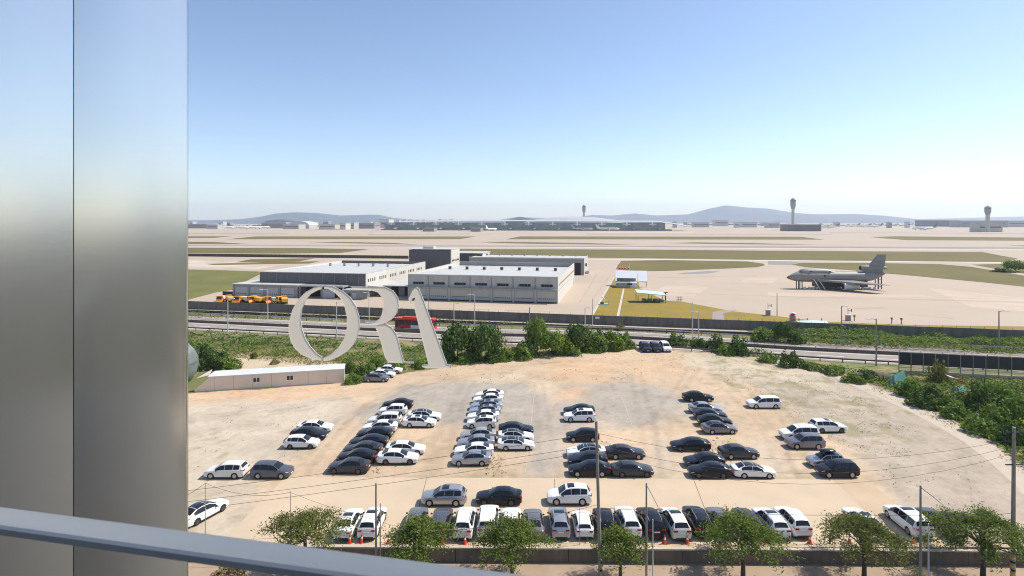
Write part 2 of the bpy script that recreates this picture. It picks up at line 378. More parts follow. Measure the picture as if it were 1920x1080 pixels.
# retaining wall along the front of the lot: panels between joints, coping
rw = thing('retaining_wall', 'low weathered concrete retaining wall along the front of the parking lot', 'wall', (0,49.9,-1.3), math.atan(-0.012))
for i in range(24):
    x0 = -60 + i*5.0
    MB().box(x0+0.02, x0+4.98, -0.12+rnd.uniform(-.015,.015), 0.12, 0, 1.28).obj('wall_panel', M['retwall'], rw)
MB().box(-60, 60, -0.06, 0.30, 1.283, 1.36).obj('coping', M['conc_light'], rw)
# sidewalk: paver band, kerb
sw = sheet('sidewalk', [(-160,46.6),(160,46.6),(160,49.75),(-160,49.75)], -1.16, M['paver'])
kb = thing('kerb', 'pale concrete kerb between the sidewalk and the street', 'kerb', (0,46.45,-1.3)); kb['kind'] = 'structure'; del kb['category']
for i in range(60):
    MB().box(-60+i*2+.01, -60+i*2+1.99, -0.15, 0.15, 0, 0.16).obj('kerb_stone', M['conc_kerb'], kb)

# slabs
pxsheet('concrete_slab', [(536,894.5),(1562,899),(1690,1022),(415,1016)], 0.010, M['slab'])
pxsheet('concrete_slab', [(1562.4,899),(1628,900),(1765,1024),(1690.4,1022)], 0.010, M['slab2'])
for k,(a,b) in enumerate((((800,897),(770,1010)),((1040,898),(1042,1015)),((1300,898),(1345,1016)))):
    p, q = G(*a), G(*b); d = 0.03
    sheet('slab_joint', [(p.x-d,p.y),(p.x+d,p.y),(q.x+d,q.y),(q.x-d,q.y)], 0.016, M['retwall'])
outer = [(1420,669),(1490,680),(1560,691),(1640,723),(1700,746),(1760,773),(1820,806),(1870,839),(1920,876),(1990,935)]
inner = [(1420,674),(1490,688),(1550,701),(1630,738),(1690,764),(1750,795),(1806,828),(1850,862),(1892,900),(1950,960)]
pxsheet('concrete_path', outer + inner[::-1], 0.012, M['path'])
for a,b in (((1165,742),(1186,800)),((1002,738),(985,885))):
    p, q = G(*a), G(*b)
    sheet('white_line', [(p.x-.035,p.y),(p.x+.035,p.y),(q.x+.035,q.y),(q.x-.035,q.y)], 0.012, M['conc_light'])
# crosswalk at the right end of the street
for i in range(5):
    x0 = 43.6 + i*0.55
    sheet('crosswalk_stripe', [(x0,43.5),(x0+.33,43.5),(x0-.9,46.2),(x0-1.23,46.2)], -1.272, M['white_paint'])

# ------------------------------------------------------------------ airfield surfaces
pxsheet('apron', [(352,620),(350,562),(410,548),(1100,484),(1158,497),(1435,487),(1480,488),(1500,500),(1600,507),(1700,516),(1840,529),(1990,540),(1990,625)], -0.045, M['apron'])
GF, GN, GG = M['grass_far'], M['grass_near'], M['grass_green']
pxsheet('grass_field', [(250,503),(400,506),(486,509),(487,514),(460,528),(456,540),(405,548),(352,562),(250,566)], -0.02, GG)
for pts in ([(250,464),(560,465),(692,467.3),(640,474),(520,475.5),(250,474)],
            [(440,492),(470,486),(590,484),(560,490),(500,492)], [(385,494.5),(600,489.5),(580,494),(400,497)],
            [(280,443),(434,443),(400,446),(280,447.5)], [(425,448.5),(480,443.2),(893,443.4),(862,448.4)],
            [(280,453),(400,453.5),(466,457.5),(280,457.8)], [(573,454),(640,453.5),(740,455.5),(782,458.6),(700,457)],
            [(948,448.6),(975,443.2),(1500,443.8),(1545,449.3)], [(903,455),(945,453.4),(1100,455.6),(1192,459.2),(1000,457)],
            [(1253,456),(1300,454.4),(1400,455.5),(1542,459.3),(1400,458)],
            [(1630,444.5),(1680,443),(2000,446),(2000,451.8),(1700,450.3)],
            [(1885,460.5),(2000,459),(2000,463)],
            [(850,466.7),(1220,468),(1440,470),(1842,472.4),(1908,485),(1885,491.3),(1440,487.4),(1220,484.3),(850,480)]):
    pxsheet('grass_field', pts, -0.02, GF)
pxsheet('grass_field', [(1158,498),(1165,489),(1250,487.6),(1400,490),(1430,494),(1435,497),(1420,501),(1350,504),(1250,508),(1190,508.5),(1155,505)], -0.02, GF)
pxsheet('grass_field', [(1484,496),(1505,492.5),(1640,493),(1760,495),(1820,500),(2000,530),(2000,546),(1840,529),(1700,516),(1600,507),(1510,501)], -0.02, GF)
pxsheet('grass_field', [(1822,496),(1885,494.5),(2000,497),(2000,524),(1900,510)], -0.02, GF)
pxsheet('grass_field', [(1108,596),(1150,521),(1160,514),(1200,514),(1212,517),(1197,524),(1199,540),(1248,564),(1282,566),(1366,582),(1338,584),(1334,603),(1334,610),(1108,610)], -0.02, GN)
pxsheet('grass_field', [(1360,612),(1352,589),(1374,583.5),(1462,593),(1500,598),(1550,603),(1700,609),(1990,613),(1990,640)], -0.02, GN)
pxsheet('lawn_path', [(1168,541),(1171,541),(1160,598),(1155,598)], -0.012, M['conc_kerb'])
pxsheet('kerb_line', [(1151,519),(1153.5,519),(1112,592),(1107,592)], -0.010, M['conc_kerb'])
pxsheet('access_road', [(1334.5,612),(1336,586),(1345,582.5),(1385,581),(1372,583.5),(1356,588),(1361,612)], -0.016, M['road'])
pxsheet('runway', [(200,459.7),(700,459.9),(1200,460.9),(2000,463.6),(2000,467.2),(1200,463.0),(700,461.8),(200,461.2)], -0.03, M['runway'])
pxsheet('taxiway', [(300,437.2),(540,437),(540,437.8),(300,438.2)], -0.03, M['runway'])
pxsheet('taxiway', [(690,439),(880,438.2),(880,439),(690,440)], -0.03, M['runway'])
pxsheet('taxiway', [(1100,438.3),(1560,438.8),(1560,439.6),(1100,439.2)], -0.03, M['runway'])
pxsheet('taxiway', [(1555,435.5),(2000,438),(2000,439),(1555,436.2)], -0.03, M['runway'])
pxsheet('taxiway', [(1440,489),(1484,490),(1505,493),(1486,497),(1440,496)], -0.03, M['runway'])
pxsheet('runway_edge_marking', [(200,462.4),(960,463.2),(2000,468.6),(2000,469.0),(960,463.6),(200,462.75)], -0.022, M['white_paint'])
pxsheet('taxi_line', [(860,485.8),(1200,486),(1900,491.8),(1900,492.5),(1200,486.6),(860,486.2)], -0.022, M['white_paint'])
pxsheet('grey_patch', [(1270,512),(1330,508),(1350,509),(1330,512.5),(1285,514)], -0.026, M['runway'])
pxsheet('sandy_strip', [(352,488),(560,492),(480,505),(352,503)], -0.03, MAT('sandy soil', (.50,.42,.33), .95, var=.2, vscale=.05, detail=8))

# wear on the apron and taxiways: rubber marks and repaired bays
rm_ = MAT('rubber marked concrete', (.40,.315,.24), .9, var=.12, vscale=.05, detail=7); rp_ = MAT('patched concrete', (.50,.395,.30), .9, var=.08, vscale=.1, detail=6)
for pts in ([(1250,548),(1500,556),(1720,560),(1920,566),(1920,567.5),(1500,557.6),(1250,549)], [(1350,530),(1440,533),(1440,534),(1350,530.8)], [(1600,577),(1660,575),(1655,579),(1605,580)],
            [(1700,588),(1790,596),(1788,598),(1705,590)], [(1230,520),(1420,516),(1420,517),(1230,521.4)], [(1110,560),(1140,520),(1142,520),(1113,560)], [(1085,568),(1120,512),(1121.5,512),(1088,568)],
            [(360,441),(520,440.4),(520,441),(360,441.7)], [(900,452.5),(1240,451.5),(1240,452.1),(900,453.2)], [(1560,455),(1900,457.5),(1900,458.2),(1560,455.6)], [(800,577),(1040,583),(1040,584),(800,578)]):
    pxsheet('rubber_mark', pts, -0.034 if pts[0][1] < 500 else -0.038, rm_)
for pts in ([(1250,535),(1330,538),(1300,556),(1215,552)], [(1440,548),(1720,552),(1760,556),(1440,556)], [(1740,540),(1990,565),(1990,590),(1820,575)], [(1400,520),(1460,521),(1450,530),(1385,529)], [(880,574),(960,577),(940,584),(850,580)],
            [(1120,434),(1300,434.5),(1300,437),(1100,436.5)], [(540,434.6),(700,434.8),(680,436.2),(520,436)]):
    pxsheet('concrete_bay', pts, -0.041, rp_)
# ------------------------------------------------------------------ highway
KH = 0.225
def hway(D, X): return D + 4.0 - KH*X + 4.5*math.exp(-((X-30)/25.0)**2)      # the highway swings a little away behind the lot
def HW(D, X): return Vector((X, hway(D,X), 0))
def RY(D, X): return D + 3.5 - KH*X
HX = [-132 + 4.0*i for i in range(71)]
def hstrip(name, D0, D1, X0, X1, z, mat, f=hway):
    n = max(1, int(abs(X1-X0)/4)); xs = [X0+(X1-X0)*i/n for i in range(n+1)]; m = MB()
    for x in xs: m.v += [(x, f(D0,x), z), (x, f(D1,x), z)]
    for i in range(n): m.f.append((2*i,2*i+2,2*i+3,2*i+1))
    return struct(m.obj(name, mat))
def sweep(prof, D, f, xs):
    """a constant profile (y, z) carried along a line of the highway frame"""
    m = MB(); n = len(prof)
    for x in xs: m.v += [(x, f(D,x)+y, z) for y,z in prof]
    for i in range(len(xs)-1):
        for k in range(n): m.f.append((i*n+k,(i+1)*n+k,(i+1)*n+(k+1)%n,i*n+(k+1)%n))
    m.f.append(tuple(range(n-1,-1,-1))); m.f.append(tuple((len(xs)-1)*n+k for k in range(n)))
    return m
def rect(y0,y1,z0,z1): return [(y0,z0),(y1,z0),(y1,z1),(y0,z1)]
hstrip('highway', 127.0, 146.4, -132, 148, 0.03, M['road'])
for D,wd in ((128.6,.3),(135.6,.28),(138.2,.28),(145.0,.3)):
    hstrip('edge_line', D-wd/2, D+wd/2, -132, 148, 0.036, M['white_paint'])
for D in (132.1, 141.6):
    for i in range(22):
        x = -110 + i*11.0
        hstrip('lane_dash', D-.14, D+.14, x, x+5.0, 0.036, M['white_paint'])
hstrip('rail_bed', 152.2, 156.4, -132, 148, 0.02, M['retwall'], RY)
sheet('service_path', [(x, D-0.215*x) for x,D in ((-130,161.0),(62,161.0),(62,162.6),(-130,162.6))], 0.024, M['path'])
def guardrail(label, D, hgt, pale):
    g = thing('guardrail', label, 'guardrail')
    sweep(rect(-.06,.06,hgt-.32,hgt), D, hway, HX).obj('rail_beam', M['steel_grey'] if pale else M['retwall'], g)
    m = MB()
    for x in HX: y = hway(D,x); m.box(x-.07,x+.07,y-.07,y+.07,0,hgt-.02)
    p = m.obj('posts', M['dark'], g); p['kind'] = 'stuff'
guardrail('steel guardrail along the near edge of the highway', 126.6, .85, False)
guardrail('steel guardrail along the far edge of the highway', 146.9, .95, True)
g = thing('median_barrier', 'low concrete median barrier with thin rail down the middle of the highway', 'barrier')
for i in range(35): sweep([(-.3,0),(.3,0),(.12,.7),(-.12,.7)], 136.9, hway, [-132+8*i+.05,-128+8*i,-124+8*i-.05]).obj('barrier_block', M['retwall'], g)
sweep(rect(-.04,.04,.98,1.06), 136.9, hway, HX).obj('top_rail', M['steel_grey'], g)
m = MB()
for x in HX: y = hway(136.9,x); m.box(x-.04,x+.04,y-.04,y+.04,.7,1.0)
m.obj('rail_posts', M['dark'], g)['kind'] = 'stuff'
# railway beside it
rl = thing('railway_track', 'low dark railway track between the highway and the airport fence', 'railway')
for y in (-1.3,-.5,.9,1.7): sweep(rect(y-.05,y+.05,.02,.28), 154.2, RY, [-132,148]).obj('rail', M['dark'], rl)
# airport perimeter wall
KF = 0.215
fw = thing('perimeter_wall', 'long dark grey airport perimeter wall beyond the highway', 'wall', (0,163.6,0), math.atan(-KF))
for i in range(30):
    x0 = -140 + i*9.6
    MB().box(x0+.03, x0+9.57, -.1, .1, 0, 2.55+rnd.uniform(-.03,.03)).obj('wall_panel', M['fence'], fw)
    MB().box(x0-.13, x0+.13, -.22, -.103, 0, 2.62).obj('post', M['fence'], fw)
m = MB()
for i in range(95): m.tube([(-139+i*3, 0, 2.55), (-139+i*3, -.05, 3.1)], .03, 4)
m.obj('wire_supports', M['dark'], fw)['kind'] = 'stuff'
MB().box(24.0,25.2,-.26,-.23,1.6,2.2).obj('notice_plate', M['white'], fw)
# distant hedge fence on the left
a, b = G(300,480), G(766,485)
dv = (b-a); ang = math.atan2(dv.y, dv.x)
hf = thing('boundary_fence', 'dark low fence line crossing the airfield behind the left warehouse', 'fence', a, ang)
MB().box(0, dv.length, -.15, .15, 0, 2.3).obj('screen', MAT('weathered fence screen', (.085,.07,.055), .9, var=.3, vscale=.2), hf)
m = MB()
for i in range(60): m.box(i*dv.length/60-.1, i*dv.length/60+.1, -.3,-.153,0,2.5)
m.obj('posts', M['dark'], hf)['kind'] = 'stuff'
# ------------------------------------------------------------------ warehouses
AB = -math.atan(0.20)
def part_box(name, mat, par, *b): return MB().box(*b).obj(name, mat, par)
def walls_with_parapet(root, W, D, Hh, zr, front, side, back, tp=.35):
    """four walls standing from the ground to the parapet, and the roof sheet sunk between them"""
    part_box('front_wall', front, root, -W, 0, 0, tp, 0, Hh)
    part_box('side_wall', side, root, -tp, 0.003, tp+.004, D, 0, Hh)
    part_box('side_wall', side, root, -W-.003, -W+tp, tp+.004, D, 0, Hh)
    part_box('back_wall', back, root, -W, 0, D+.004, D+tp, 0, Hh)
    m = MB(); m.add([(-W+tp,tp,zr[0]),(-tp,tp,zr[0]),(-tp,D,zr[1]),(-W+tp,D,zr[1])],[(0,1,2,3)])
    return m.obj('roof', M['roof_white'], root)

# the white warehouse
wh = thing('warehouse', 'long pale warehouse with seven roller doors and strip windows', 'warehouse', (16.2,198.7,-.05), AB, 'airport warehouses')
W, D, Hh = 56.0, 66.0, 9.4
rf = walls_with_parapet(wh, W, D, Hh, (9.32, 7.6), M['wall_pale'], M['wall_cream'], M['wall_grey'])
part_box('front_edge_trim', M['roof_white'], wh, -W-.05, .05, -.06, -.004, Hh-.25, Hh+.06)
for x0,x1 in ((-.4,.08),(-W-.08,-W+.4)):
    MB().box(x0,x1,.36,D,Hh+.004,Hh+.07).obj('parapet_cap', M['roof_white'], wh)
part_box('parapet_cap', M['roof_white'], wh, -W, 0, D+.005, D+.4, Hh+.004, Hh+.07)
for i in range(7):
    x = -W + 4 + i*7.6 + 1.4
    MB().box(x-.6,x+.6,34,35.6,8.35,9.75).obj('roof_vent', M['wall_grey'], wh)
    MB().box(x-.5,x+.5,33.9,33.998,8.75,9.5).obj('vent_louvre', M['dark'], wh)
for i in range(13): MB().add([(x_,y_,z_) for x_ in (-W+2+i*4.3,-W+2.14+i*4.3) for (y_,z_) in ((.5,9.31),(D-.1,7.61),(D-.1,7.72),(.5,9.42))],[(0,1,2,3),(7,6,5,4),(0,4,5,1),(1,5,6,2),(2,6,7,3),(3,7,4,0)]).obj('roof_seam', M['roof_grey'], wh)
for i in range(1,7): part_box('downpipe', M['wall_grey'], wh, -W+i*W/7-.28,-W+i*W/7-.14,-.16,-.055,5.0,9.0)
bw = W/7
for i in range(7):
    x0 = -W + i*bw
    part_box('pilaster', M['wall_pale'], wh, x0-.35 if i else x0, x0+.35, -.30, -.003, 0, 4.75)
    part_box('facade_joint', M['wall_grey'], wh, x0-.06 if i else x0+.1, x0+.06 if i else x0+.2, -.05, -.003, 5.05, 8.6)
    win = part_box('strip_window', M['glass'], wh, x0+1.9, x0+6.3, -.07, -.003, 5.75, 6.65)
    for k in range(5): part_box('mullion', M['wall_grey'], win, x0+2.0+k*1.0+.10, x0+2.0+k*1.0+.18, -.10, -.072, 5.75, 6.65)
    dr = part_box('roller_door', M['door'], wh, x0+.75, x0+bw-.75, -.10, -.003, .05, 4.2)
    for k in range(8): part_box('pane', M['glass'], dr, x0+1.15+k*.76, x0+1.5+k*.76, -.125, -.102, 1.35, 1.7)
    part_box('dock_bumper', M['dark'], wh, x0+.4, x0+bw-.4, -.36, -.306, 0.02, .45)
part_box('pilaster', M['wall_pale'], wh, -.35, 0, -.30, -.003, 0, 4.75)
cn = part_box('canopy', M['wall_grey'], wh, -W, 0, -1.5, -.31, 4.76, 5.0)
for k in range(22):
    y = 3 + k*2.8
    part_box('side_window', M['glass'], wh, .006, .06, y, y+1.5, 5.9, 6.6)
part_box('wall_joint', M['wall_grey'], wh, .006, .05, 1, D-1, 4.3, 4.42)
part_box('door', M['wall_grey'], wh, .006, .08, 60, 61.6, .05, 3.0)

# the dark warehouse
w1 = thing('warehouse', 'dark slate warehouse with white roof and cream right-hand wall', 'warehouse', (-56.1,215.3,-.05), AB, 'airport warehouses')
W1, D1, H1 = 45.3, 66.0, 9.0
walls_with_parapet(w1, W1, D1, H1, (8.92,7.7), M['wall_dark'], M['wall_cream'], M['wall_dark'])
part_box('front_edge_trim', M['roof_white'], w1, -W1-.05, .05, -.06, -.004, H1-.15, H1+.08)
for x0,x1 in ((-.4,.08),(-W1-.08,-W1+.4)): MB().box(x0,x1,.36,D1,H1+.004,H1+.07).obj('parapet_cap', M['roof_white'], w1)
for i in range(10): MB().add([(x_,y_,z_) for x_ in (-W1+2+i*4.5,-W1+2.14+i*4.5) for (y_,z_) in ((.5,8.91),(D1-.1,7.71),(D1-.1,7.82),(.5,9.02))],[(0,1,2,3),(7,6,5,4),(0,4,5,1),(1,5,6,2),(2,6,7,3),(3,7,4,0)]).obj('roof_seam', M['roof_grey'], w1)
for i in range(9): part_box('cladding_joint', M['wall_grey'], w1, -W1+5*i+2.4,-W1+5*i+2.48,-.03,-.003,4.9,8.8)
for i in range(5):
    x = -W1 + 7 + i*7.2
    MB().box(x-.4,x+.4,42,43,8.1,9.55).obj('roof_vent', M['wall_grey'], w1)
for x in (-12.6,-11.2,-8.6): part_box('window', M['glass'], w1, x, x+.7, -.05,-.003, 4.2, 4.9)
for k in range(24):
    y = 2.2 + (k//4)*10.4 + (k%4)*1.9
    part_box('side_window', M['glass'], w1, .006, .06, y, y+.8, 5.6, 6.8)
    if k < 8: part_box('side_window', M['glass'], w1, .006, .06, y, y+.8, 1.6, 2.6)
sr = MB(); sr.add([(.1,2,3.9),(5.2,2,3.6),(5.2,22,3.6),(.1,22,3.9),(.1,2,4.25),(5.2,2,3.95),(5.2,22,3.95),(.1,22,4.25)],[(3,2,1,0),(4,5,6,7),(0,1,5,4),(1,2,6,5),(2,3,7,6),(3,0,4,7)])
sr.obj('side_canopy', M['roof_white'], w1)
for y in (2.5,12,21.5): part_box('canopy_post', M['wall_grey'], w1, 4.9,5.1,y-.1,y+.1,0,3.59)
# lean-to garage on its front
ln = thing('garage_annex', 'grey garage annex with four pale roller doors before the dark warehouse', 'garage', (-56.1,215.3,-.05), AB)
part_box('wall', M['wall_grey'], ln, -52.5, -24.6, -6.5, -.4, 0, 4.6)
part_box('roof', M['roof_white'], ln, -52.7, -45.7, -6.7, 9, 4.604, 4.8)
part_box('roof', M['roof_white'], ln, -45.6, -24.4, -6.7, -.1, 4.604, 4.8)
part_box('rear_wall', M['wall_grey'], ln, -52.5, -45.8, -.39, 8.8, 0, 4.6)
for i in range(4):
    x0 = -51.2 + i*6.6
    dr = part_box('roller_door', M['door_grey'], ln, x0, x0+5.4, -6.62, -6.503, .05, 3.6)
    for k in range(6): part_box('pane', M['glass'], dr, x0+.4+k*.8, x0+.75+k*.8, -6.65,-6.622, 1.0,1.35)
    part_box('pilaster', M['wall_grey'], ln, x0-.85, x0-.35, -6.75, -6.503, 0, 4.4)
part_box('skirting', M['dark'], ln, -58, -52.6, -5.2, -5.0, 0, 1.5)
# loading bay and small link blocks
lb = thing('loading_bay', 'open dark loading bay under a flat roof, right of the garage annex', 'loading bay', (-56.1,215.3,-.05), AB)
part_box('roof', M['wall_grey'], lb, -24.2, -6, -6.2, -.4, 4.2, 4.7)
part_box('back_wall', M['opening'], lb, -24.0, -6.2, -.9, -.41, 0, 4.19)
for x in (-24.1,-15.2,-6.4): part_box('post', M['wall_grey'], lb, x, x+.4, -6.1,-5.7,0,4.19)
part_box('roller_door', M['door_grey'], lb, -14.6, -9.6, -5.9,-5.75,.05,3.4)
of = thing('office_block', 'low flat-roofed grey office at the corner of the dark warehouse', 'office', (-56.1,215.3,-.05), AB)
part_box('wall', M['wall_grey'], of, -5.2, 1.5, -6.0, -.4, 0, 3.2)
part_box('roof', M['roof_grey'], of, -6, 4.5, -6.6, -.4, 3.204, 3.6)
part_box('door', M['wall_pale'], of, -2.2,-.8,-6.08,-6.003,.05,2.3)
part_box('window', M['glass'], of, -4.6,-3.0,-6.08,-6.003,1.0,2.2)
lk = thing('link_building', 'low grey link block with dark doorway between the two warehouses', 'building', (16.2,198.7,-.05), AB)
part_box('wall', M['wall_grey'], lk, -68, -56.5, 9, 36, 0, 4.0)
part_box('roof', M['roof_white'], lk, -68.4, -56.5, 5.5, 36.4, 4.004, 4.3)
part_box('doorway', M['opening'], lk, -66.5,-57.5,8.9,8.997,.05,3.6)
part_box('door', M['wall_grey'], lk, -63.4,-61.0,8.8,8.898,.05,3.3)
# dark tower block behind
tb = thing('tower_block', 'tall dark slate block with pale side wall rising behind the warehouses', 'building', (-32.7,300,-.05), AB)
part_box('wall', M['wall_dark'], tb, -23.5, 0, 0, 15, 0, 13.6)
part_box('side_cladding', M['wall_cream'], tb, .003, .4, -.2, 15.2, 0, 13.9)
part_box('roof', M['roof_white'], tb, -23.8, .5, -.3, 15.4, 13.9, 14.2)
part_box('roof_unit', M['roof_white'], tb, -17, -11, 4, 8, 14.21, 15.4)
for k in range(6): part_box('window', M['glass'], tb, .402,.45, 1.2+k*2.2, 2.6+k*2.2, 7.5, 8.5)
gb = thing('annex_block', 'small dark flat block with white roof edge right of the tower block', 'building', (-17.5,330,-.05), AB)
part_box('wall', M['wall_dark'], gb, -18, 0, 0, 18, 0, 9.8)
part_box('side_cladding', M['wall_cream'], gb, .003,.3,-.1,18.1,0,10)
part_box('roof', M['roof_white'], gb, -18.4, .6, -.4, 18.4, 10.02, 10.5)
# hangar behind right
hb = thing('warehouse', 'pale hangar with white roof and open dark doorway behind the long pale warehouse', 'warehouse', (38.8,303,-.05), AB, 'airport warehouses')
walls_with_parapet(hb, 64, 30, 8.9, (8.8,8.6), M['wall_grey'], M['roof_white'], M['wall_grey'])
part_box('front_edge_trim', M['roof_white'], hb, -64.2,.2,-.2,-.004,8.6,9.2)
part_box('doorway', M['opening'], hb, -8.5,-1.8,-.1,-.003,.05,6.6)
for i in range(8): part_box('roof_vent', M['wall_grey'], hb, -60+i*7.6,-59.2+i*7.6, 24,24.8,8.6,9.6)
part_box('stair', M['steel_grey'], hb, .6, 2.0, 8, 16, 0, 1.6)
part_box('air_unit', M['dark'], hb, .41, 1.2, 4, 5.2, 4.5, 6.2)
# forecourt lamps etc. later

# ------------------------------------------------------------------ small airfield structures
gs = thing('guard_shed', 'small grey and white guard shed with slanted roof on the lawn', 'shed', G(1172,540), AB)
part_box('wall', M['wall_grey'], gs, -4.0, 2.2, 0, 4, 0, 2.2)
part_box('side_wall', M['white'], gs, 2.203, 5.0, .4, 4, 0, 2.4)
part_box('window', M['glass'], gs, 1.0,2.9,-.08,-.003,1.3,2.1)
m = MB(); m.add([(-4.2,4.2,2.2),(9.6,4.2,2.2),(9.6,12,6.2),(-4.2,12,6.2),(-4.2,4.2,2.6),(9.6,4.2,2.6),(9.6,12,6.6),(-4.2,12,6.6)],[(3,2,1,0),(4,5,6,7),(0,1,5,4),(1,2,6,5),(2,3,7,6),(3,0,4,7)])
m.obj('slanted_roof', M['shed_roof'], gs)
part_box('front_screen', M['fence'], gs, -3.6, 4.6, 3.95, 4.15, 2.6, 3.9)
for x in (-3.9,9.3):
    for y in (4.6,11.6): part_box('roof_post', M['steel_grey'], gs, x-.1,x+.1,y-.1,y+.1,0,2.3 if y < 6 else 6.1)
pv = thing('pavilion', 'open pavilion with pale teal roof at the lawn corner', 'pavilion', G(1224,565.5), AB+.12)
m = MB(); m.add([(-6.0,-3,3.4),(4.2,-3,2.5),(4.2,3,2.9),(-6.0,3,3.9),(-6.0,-3,3.6),(4.2,-3,2.7),(4.2,3,3.1),(-6.0,3,4.1)],[(3,2,1,0),(4,5,6,7),(0,1,5,4),(1,2,6,5),(2,3,7,6),(3,0,4,7)])
m.obj('roof', M['teal'], pv)
for x in (-5.6,-1.0,3.9):
    for y in (-2.7,2.7): part_box('post', M['dark'], pv, x-.1,x+.1,y-.1,y+.1,0,2.5)
for k in range(4): MB().box(-3.8+k*2, -2.4+k*2, -1.6, 1.2, .05, 1.0).obj('stored_crate', M['teal_net' if k%2 else 'fence'], pv)
m = MB()
for k in range(12): m.tube([(4.5+k*.5,-1.6,.0),(4.5+k*.5,-1.6,.9)],.04,4)
m.tube([(4.5,-1.6,.85),(10.2,-1.6,.75)],.05,4)
m.obj('side_railing', M['teal'], pv)
tl = thing('t_sign', 'dark t-shaped lamp stand beside the teal pavilion', 'lamp', G(1248,563))
part_box('post', M['dark'], tl, -.15,.15,-.15,.15,0,2.8); part_box('head', M['dark'], tl, -.9,.9,-.3,.3,2.803,3.0)
fs = thing('railing_frame', 'small brown railing frame at the lawn edge by the apron', 'railing', G(1274,565))
for x in (-.9,-.3,.3,.9): part_box('post', M['rust'], fs, x-.06,x+.06,-.06,.06,0,1.5)
part_box('top_bar', M['rust'], fs, -1.0,1.0,-.06,.06,1.503,1.65); part_box('middle_bar', M['rust'], fs, -1.0,1.0,-.16,-.063,.7,.8)
hy = thing('hydrant_station', 'small pale green hydrant station with white hood on the lawn', 'hydrant', G(1131,571))
part_box('base', M['teal'], hy, -1.6,1.8,-.8,.8,0,.25); part_box('cabinet', M['dark'], hy, -1.0,.3,-.4,.3,.253,.8)
MB().tube([(.3,0,.25),(.3,0,2.2),(-.2,0,2.5),(-.6,0,2.2)],.16,8).obj('hood_pipe', M['white'], hy)
part_box('side_post', M['teal'], hy, 1.6,1.75,-.7,-.5,.25,1.9)
MB().tube([(-.1,-.9,0),(-.1,-.9,.6),(.5,-.9,.6)],.08,6).obj('drain_pipe', M['white'], hy)
for i,(px,py,s,lab) in enumerate(((1440,591,1.0,'small white topped equipment cabinet with mast, left of the red topped one'),(1590,601,1.0,'small white topped equipment cabinet with mast, right of the red topped one'))):
    c = thing('equipment_cabinet', lab, 'cabinet', G(px,py), 0, 'equipment cabinets along the apron edge')
    part_box('box', M['wall_grey'], c, -.55,.55,-.5,.5,0,1.55); part_box('lid', M['white'], c, -.65,.65,-.6,.6,1.553,1.75)
    part_box('mast', M['dark'], c, -.06,.06,-.06,.06,1.753,3.6)
    part_box('sign_plate', M['dark'], c, .9,1.1,-.03,.03,2.5,3.4); part_box('sign_arm', M['dark'], c, .063,1.0,-.03,.03,2.9,3.0)
c = thing('equipment_cabinet', 'grey equipment cabinet topped with tilted red and white dish', 'cabinet', G(1486,602), 0, 'equipment cabinets along the apron edge')
part_box('box', M['wall_grey'], c, -.6,.6,-.6,.6,0,1.7)
MB().lathe([(.1,1.703),(.75,1.9),(.8,2.1),(.3,2.2)],(0,0,0),10).obj('dish', M['red'], c, 40)
MB().lathe([(.2,2.203),(.7,2.35),(.3,2.5)],(.35,0,0),10).obj('cap', M['white'], c, 40)
gp = thing('mesh_sheet', 'pale green netting sheet lying flat by the apron', 'sheet', G(1520,605))
m = MB(); m.add([(-3.6,-.6,.02),(4.6,-.9,.02),(5.2,1.2,.3),(-3.4,1.3,.35),(0.5,.6,.6)],[(0,1,4),(1,2,4),(2,3,4),(3,0,4)]); m.obj('netting', M['teal'], gp)
for k,x in enumerate((-2.6,-.2,4.0)): part_box('stake', M['dark'], gp, x-.09,x+.09,1.4,1.58,0,1.0)
for px,py,lab in ((1602,602,'short dark marker post beside the right equipment cabinet'),(1672,607,'short thin post near the perimeter wall, left of the stubby one'),(1690,608,'stubby grey marker post near the perimeter wall')):
    o = MB().lathe([(.12,0),(.12,1.2),(.28,1.25),(.28,1.75),(.1,1.8)],(0,0,0),8).obj('marker_post', M['fence'])
    o.location = G(px,py); tag(o, lab, 'post', 'marker posts on the apron edge')
for i,(px,lab) in enumerate(((1162,'leftmost of the four small red and white barrier drums'),(1167,'second from left of the four small red and white barrier drums'),(1172,'third from left of the four small red and white barrier drums'),(1178,'rightmost of the four small red and white barrier drums'))):
    o = thing('barrier_drum', lab, 'barrier', G(px,504.5), 0, 'barrier drums at the oval lawn')
    MB().lathe([(.5,0),(.5,.7),(.4,.75)],(0,0,0),8).obj('drum', M['red'], o); MB().lathe([(.4,.753),(.38,1.2),(.2,1.3)],(0,0,0),8).obj('top', M['white'], o)

